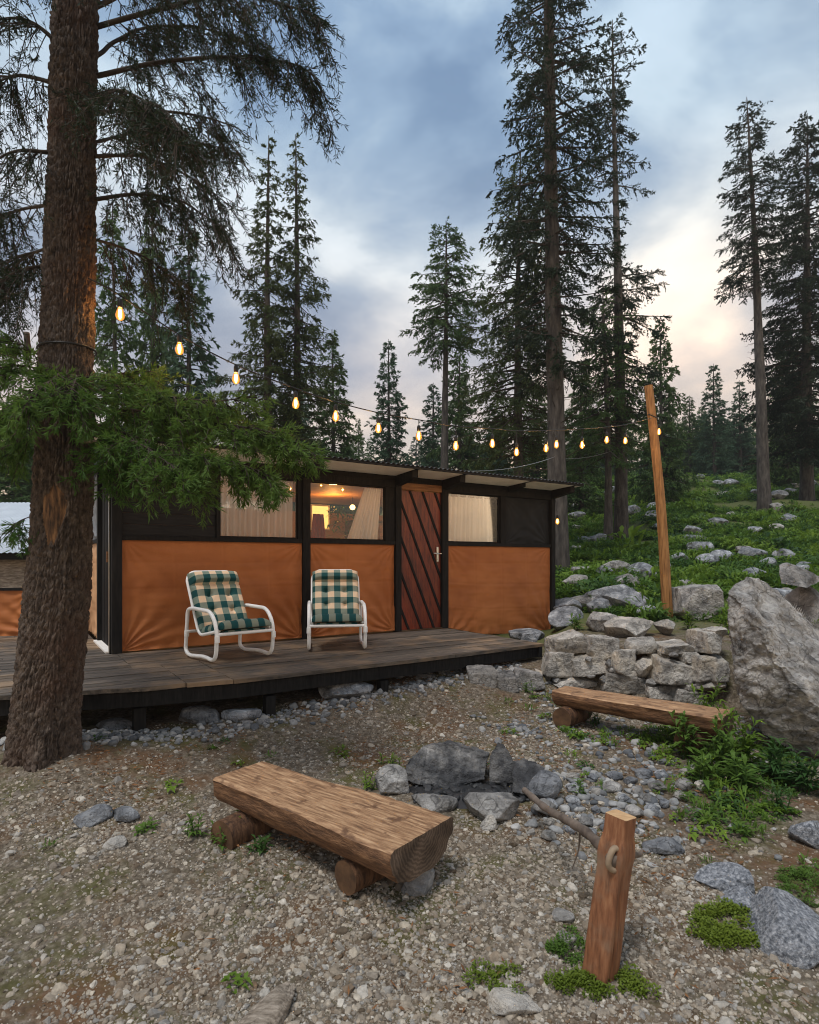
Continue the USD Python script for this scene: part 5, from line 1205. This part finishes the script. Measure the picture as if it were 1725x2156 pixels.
# ------------------------------------------------------------------ gravel, pebbles, litter
rg_ = np.random.default_rng(99)
PEB = [rock(900 + k, (1.0, .72 + .25 * (k % 3) / 2, .48 + .1 * (k % 4)), 2, planes=14 if k % 2 else 22, lo=.68, rough=.03) for k in range(8)]
def scatter(n, x0, x1, y0, y1, dens=None):
    """even spread over the picture-deep strip y0..y1, denser near the viewer"""
    y = y0 * (y1 / y0) ** rg_.random(n); x = rg_.uniform(-1, 1, n) * np.minimum(.92 * y + .55, x1)
    if dens is not None:
        k = rg_.random(n) < dens(x, y); x, y = x[k], y[k]
    return x, y
def under_deck(x, y):
    return np.maximum((x + 1.44) * .586 - (y - 4.98) * .81, (x + 2.5) * .31 - (y - 4.56) * .95) < -.25
def yard(x, y):
    ok = ~under_deck(x, y) & ~((x > 1.3) & (y > wall_y(np.maximum(x, 1.4)) - .15)) & (y < 7.2) & (np.hypot((x - dc[0]) / .42, (y - dc[1]) / .22) > 1)
    return ok
def gravel_d(x, y):
    patch = fbm(np.stack([x * 1.1, y * 1.1, 0 * x], -1), 4, 12)
    return yard(x, y) * np.clip(.42 + 2.6 * (patch - .42), .14, 1) * np.where(y > 3.6, .75, 1.0)
x, y = scatter(270000, -6, 6, 1.75, 7.2, gravel_d)
size = np.clip(rg_.lognormal(math.log(.0068), .62, len(x)), .0035, .045) * (.90 + .06 * y)
tilt = rg_.normal(0, .35, (len(x), 2))
instancer('gravel', [rock(900 + k, (1.0, .72 + .25 * (k % 3) / 2, .48 + .1 * (k % 4)), 1, planes=7, lo=.50, rough=.16) for k in range(8)], ['pebble'] * 8, np.stack([x, y, gn(x, y) - size * .06], -1), rg_.integers(0, 8, len(x)), rg_.uniform(0, 6.28, len(x)), size * 1.35, 'pale crushed gravel covering the yard', 'gravel', tilt, 12)
# blue-grey pebbles: band along the deck and drift right of the fire ring
def band_d(x, y):
    d = np.maximum((x + 1.44) * .586 - (y - 4.98) * .81, (x + 2.5) * .31 - (y - 4.56) * .95)
    e = np.exp(-((d - .05) / .13) ** 2) * (x < 1.4)
    drift = .32 * np.exp(-(((x - 1.25) / .55) ** 2 + ((y - 3.9) / .45) ** 2)) + .14 * ss(.9, 1.6, x) * ss(4.0, 4.6, y) + .30 * np.exp(-(((x - .95) / .3) ** 2 + ((y - 5.2) / .3) ** 2))
    return np.clip(e + drift, 0, 1) * (d > -.3) * ~((x > 1.3) & (y > wall_y(np.maximum(x, 1.4)) - .1)) * (np.hypot((x - dc[0]) / .5, (y - dc[1]) / .28) > 1)
x, y = scatter(50000, -6, 6, 2.6, 7.2, band_d)
size = np.clip(rg_.lognormal(math.log(.034), .40, len(x)), .014, .075)
instancer('pebbles', PEB, ['pebble_grey'] * 8, np.stack([x, y, gn(x, y) + size * .12], -1), rg_.integers(0, 8, len(x)), rg_.uniform(0, 6.28, len(x)), size * 1.2, 'smooth blue-grey pebbles along the deck and beside the fire ring', 'pebbles', rg_.normal(0, .2, (len(x), 2)))
# loose stones one can count, right of the fire ring
GS = 'loose rounded stones right of the fire ring'
spots = []
for k in range(400):
    px, py = rg_.uniform(1130, 1480), rg_.uniform(1630, 1770)
    if py > 1668 + (1480 - px) * .45 or (px < 1200 and py < 1700): continue
    if all(math.hypot(px - a, (py - b) * 1.6) > 34 for a, b in spots): spots.append((px, py))
for k, (px, py) in enumerate(spots[:60]):
    g = gpt(px, py); s = rg_.uniform(.7, 1.35)
    m = rock(1200 + k, (.11 * s, .085 * s, .065 * s), 3, planes=18, lo=.72, rough=.035)
    m.apply_transform(trimesh.transformations.rotation_matrix(rg_.uniform(0, 6.28), [0, 0, 1])); m.apply_translation(g + [0, 0, .016])
    solo('loose_stone', m, ('rock_blue', 'rock', 'rock_blue', 'rock_pale')[k % 4], 'rounded grey stone lying loose between the fire ring and the plants at right', 'stone', GS, smooth=50)
# brown needles and bark crumbs
n = 26000
x, y = scatter(n, -6, 6, 2.2, 7.2, lambda x, y: yard(x, y) * (.12 + .88 * ss(2.9, 3.7, y)) * ss(.42, .58, fbm(np.stack([x * 1.5, y * 1.5, 0 * x + 3], -1), 4, 31)))
B = np.stack([x, y, gn(x, y) + .014], -1); D = unit(np.stack([rg_.normal(size=len(x)), rg_.normal(size=len(x)), rg_.normal(0, .15, len(x))], -1))
v, f = blades(B, D, rg_.uniform(.02, .055, len(x)), rg_.uniform(.0016, .006, len(x)), rg_)
solo('needle_litter', trimesh.Trimesh(v, f, process=False), 'litter', 'rust-brown fallen needles and bark scraps on the gravel', 'litter', kind='stuff')

# ------------------------------------------------------------------ green plants
def clump(seed, n, rad, hgt, L, W, zlo=.1, zhi=.95, curve=.35):
    r = np.random.default_rng(seed)
    a = r.uniform(0, 6.28, n); q = rad * np.sqrt(r.random(n)) * .6
    base = np.stack([np.cos(a) * q, np.sin(a) * q, r.uniform(0, hgt, n) * (1 - q / rad * .5)], -1)
    dd = rdirs(r, n, zlo, zhi); dd[:, :2] = dd[:, :2] * .7 + np.stack([np.cos(a), np.sin(a)], -1) * .4
    return leaf_blades(base, unit(dd), r.uniform(L[0], L[1], n), r.uniform(W[0], W[1], n), .3, curve)
CL = [clump(40 + k, 44, .17, .15, (.08, .17), (.010, .018)) for k in range(4)] + [clump(50 + k, 56, .20, .12, (.05, .10), (.014, .022), 0, .8) for k in range(3)]
CM = ['leaf_bright', 'leaf_green', 'leaf_deep', 'leaf_bright', 'leaf_green', 'leaf_dusk', 'leaf_bright']
n = 27000
y = 7.0 * (50 / 7.0) ** (rg_.random(n) ** .95); x = rg_.uniform(1.2, 0.82 * y + 1.5, n)
hut_far = (x - HUT[0]) * EU[0] + (y - HUT[1]) * EU[1]
pn = fbm(np.stack([x * .6, y * .6, 0 * x], -1), 4, 77)
x0_ = 1.42 + .28 * np.clip(y - 6.8, 0, 4)
ok = (hut_far > HL + .25) & (x > x0_ + .35) & (rg_.random(n) < ss(.36, .50, pn) * .93 + .07) & ~((y < 9.6) & (x < 4.6) & (rg_.random(n) < .82)) & (rg_.random(n) < ss(6.8, 9.5, y) + .15)
x, y = x[ok], y[ok]
sc = rg_.lognormal(-.1, .36, len(x)) * (.72 + .020 * y)
cidx = np.clip((fbm(np.stack([x * .35, y * .35, 0 * x + 9], -1), 3, 15) * 9 - 1 + rg_.normal(0, 1, len(x))), 0, 6).astype(int)
instancer('ground_cover', CL, CM, np.stack([x, y, gn(x, y) - .02], -1), cidx, rg_.uniform(0, 6.28, len(x)), sc, 'low dense green plants covering the hillside', 'ground cover', rg_.normal(0, .15, (len(x), 2)))
# small leafy weeds and grass in the yard
TU = [clump(60 + k, 16, .05, .03, (.05, .10), (.0035, .006), .2, .95, .3) for k in range(3)] + [clump(70 + k, 18, .06, .04, (.03, .06), (.008, .014), 0, .8) for k in range(3)]
def weed_d(x, y):
    a = ss(1.0, 2.0, x) * ss(3.0, 3.6, y) * (1 - ss(4.9, 5.4, y)) * .8 + .25 * ss(.9, 1.6, x) * (y > 4.6) + .010
    pt = ss(.46, .62, fbm(np.stack([x * 1.8, y * 1.8, 0 * x + 5], -1), 3, 52))
    return yard(x, y) * a * pt
x, y = scatter(9000, -6, 6, 2.3, 6.3, weed_d)
instancer('weeds', TU, ['leaf_bright', 'leaf_green', 'leaf_green', 'leaf_green', 'leaf_bright', 'leaf_deep'], np.stack([x, y, gn(x, y)], -1), rg_.integers(0, 6, len(x)), rg_.uniform(0, 6.28, len(x)), rg_.uniform(.6, 1.4, len(x)), 'small green weeds and grass growing through the gravel', 'weeds', rg_.normal(0, .15, (len(x), 2)))
MO = [clump(80 + k, 60, .055, .025, (.008, .020), (.003, .0055), .1, .95, .2) for k in range(3)]
def moss_patch(name, label, cx, cy, rx, ry, n, hgt, m='moss', cat='moss'):
    r = np.random.default_rng(int(cx)); pos = []
    for k in range(n):
        a, q = r.uniform(0, 6.28), math.sqrt(r.random())
        q *= .55 + 1.1 * float(fbm(np.array([math.cos(a) * 1.7 + cx, math.sin(a) * 1.7, 0.]), 2, 3))
        px, py = cx + rx * q * math.cos(a), cy + ry * q * math.sin(a)
        if float(fbm(np.array([px * .035, py * .06, 0.]), 2, 8)) < .44: continue
        g = gpt(px, py); pos.append((g, hgt * (1 - q * q)))
    V = []; 
    ms = []
    for g, hh in pos:
        mm = MO[r.integers(0, 3)].copy(); mm.apply_scale(r.uniform(.7, 1.3)); mm.apply_translation(g + [0, 0, hh * r.random()]); ms.append(mm)
    solo(name, cat_(ms), m, label, cat, kind='stuff')
moss_patch('moss', 'bright yellow-green moss cushion beside the speckled boulder', 1535, 1955, 72, 52, 110, .035, 'moss')
moss_patch('moss', 'dark green moss and weeds at the right edge above the speckled boulder', 1705, 1870, 58, 45, 60, .03, 'leaf_green')
moss_patch('moss', 'moss ringing the foot of the short post', 1275, 2080, 90, 26, 46, .01)
moss_patch('moss', 'dark weeds left of the post foot', 1190, 2005, 26, 34, 24, .03, 'leaf_green')
moss_patch('moss', 'thin moss patch in the gravel left of the post', 1120, 2060, 110, 30, 26, .0)
def plant(seed, hgt, ns, L, W, m, label, loc, cat='plant', lean=.35, group=None):
    r = np.random.default_rng(seed); t = thing('leafy_plant', label, cat, loc, 0, group)
    st, B, D, Ls = [], [], [], []
    for k in range(ns):
        a = r.uniform(0, 6.28); ln = r.uniform(.1, lean); h = hgt * r.uniform(.55, 1.0); b = np.array([r.normal(0, .03), r.normal(0, .03), -.02])
        S_ = np.array([b + [math.cos(a) * ln * h * q * q, math.sin(a) * ln * h * q * q, h * q] for q in np.linspace(0, 1, 7)])
        st.append(tube(S_, np.linspace(.004, .0015, 7), 5))
        nl = int(8 + h * 26)
        for j in range(nl):
            q = .18 + .82 * (j + .5) / nl; p = np.array([np.interp(q, np.linspace(0, 1, 7), S_[:, c]) for c in range(3)])
            az = j * 2.4 + r.normal(0, .4); z = .15 + .6 * q + r.normal(0, .15); c = math.sqrt(max(1 - min(z, .98) ** 2, .05))
            B.append(p); D.append((math.cos(az) * c, math.sin(az) * c, min(z, .98))); Ls.append(r.uniform(L[0], L[1]) * (1.1 - .45 * q))
    part(t, 'stems', cat_(st), 'leaf_deep', True); part(t, 'leaves', leaf_blades(B, D, Ls, np.array(Ls) * W, .25, .30), m)
    return t
pl_ = [(1490, 1475, 5.15, .48, 6, 'leaf_bright', 'tall bright green plant growing between the stone wall and the boulder'), (1520, 1500, 4.75, .40, 6, 'leaf_bright', 'bright plant at the right end of the far bench'),
       (1455, 1600, None, .36, 6, 'leaf_green', 'leafy plant in front of the right support of the far bench'), (1515, 1625, None, .40, 7, 'leaf_green', 'leafy plant under the boulder right of the far bench'),
       (1570, 1615, None, .42, 7, 'leaf_bright', 'taller leafy plant against the underside of the boulder'), (1630, 1650, None, .30, 7, 'leaf_deep', 'dark leafy plant below the overhang of the boulder'), (1690, 1670, None, .28, 7, 'leaf_deep', 'dark leafy plant at the right edge below the boulder'),
       (1560, 1665, None, .24, 6, 'leaf_green', 'low leafy plant in front of the others below the boulder'), (1480, 1650, None, .22, 5, 'leaf_green', 'low plant nearest the stones left of the boulder plants'), (1640, 1700, None, .18, 6, 'leaf_deep', 'low spreading plant at the foot of the boulder plants'),
       (1420, 1570, None, .20, 5, 'leaf_green', 'short plant under the right half of the far bench'), (1255, 1530, None, .16, 6, 'leaf_deep', 'short dark plant under the left half of the far bench'), (1110, 1462, None, .16, 4, 'leaf_green', 'small plant at the foot of the kerb stones'),
       (505, 1762, None, .17, 6, 'leaf_bright', 'bright plant growing under the far end of the near bench'), (465, 1775, None, .15, 6, 'leaf_green', 'leafy plant in front of the far support log of the near bench'), (412, 1760, None, .15, 4, 'leaf_green', 'thin plant left of the near bench support log'),
       (540, 1790, None, .10, 6, 'leaf_deep', 'low dark plant in the shade of the near bench'), (310, 1748, None, .08, 6, 'leaf_green', 'small weed beside the left gravel stones'), (775, 1660, None, .13, 4, 'leaf_bright', 'small sprig left of the fire ring'),
       (815, 1612, None, .10, 4, 'leaf_bright', 'small sprig behind the left fire ring stone'), (720, 1590, None, .07, 4, 'leaf_bright', 'little sprig alone on the gravel behind the near bench'), (1070, 1545, None, .06, 5, 'leaf_bright', 'little sprig on the gravel behind the fire ring'),
       (1190, 1540, None, .05, 4, 'leaf_bright', 'little sprig left of the far bench'), (1225, 1672, None, .12, 4, 'leaf_green', 'grassy tuft right of the fire ring stones'), (1215, 1345, 8.0, .22, 5, 'leaf_green', 'plant growing against the dark rock by the hut corner'),
       (1330, 1285, 8.9, .3, 6, 'leaf_bright', 'plant behind the pole foot'), (1450, 1300, 7.9, .28, 5, 'leaf_bright', 'plant right of the pole foot before the square rock'), (1530, 1230, 7.5, .35, 6, 'leaf_bright', 'plant between the square rock and the great boulder'),
       (1690, 1300, 6.4, .34, 6, 'leaf_bright', 'plant on the boulder ledge at the right edge')]
for k, (px, py, d, h, ns, m, lab) in enumerate(pl_):
    g = gpt(px, py) if d is None else np.array([(px - CX) / F * d, d, float(gn((px - CX) / F * d, d))])
    small = h < .2
    plant(200 + k, h, ns, (.05, .09) if small else (.11, .20), .13 if small else .12, m, lab, g)
# stones half hidden on the hillside
GH = 'grey stones half hidden on the green hillside'
for k in range(90):
    d = 9.5 * (38 / 9.5) ** rg_.random(); px = rg_.uniform(1190, 1760); x = (px - CX) / F * d
    if (x - HUT[0]) * EU[0] + (d - HUT[1]) * EU[1] < HL + .4: continue
    s = rg_.uniform(.14, .46) * (.8 + d * .022); m = rock(1500 + k, (s * 1.35, s, s * .75), 3, planes=12, rough=.05)
    m.apply_translation([x, d, float(gn(x, d)) + s * .30])
    solo('hillside_stone', m, 'rock_blue' if k % 3 else 'rock', 'grey stone half hidden among the green plants of the hillside', 'stone', GH, smooth=45)

# ------------------------------------------------------------------ evening haze
mat('haze_air', {'v': ('principled_volume', {'color': (.86, .92, 1.0), 'density': .0006, 'anisotropy': .25})}, [], surface=None, volume='v.volume')
solo('haze', bx(-620, 620, -70, 440, -3, 32), 'haze_air', 'thin bluish evening haze', 'haze', kind='stuff')
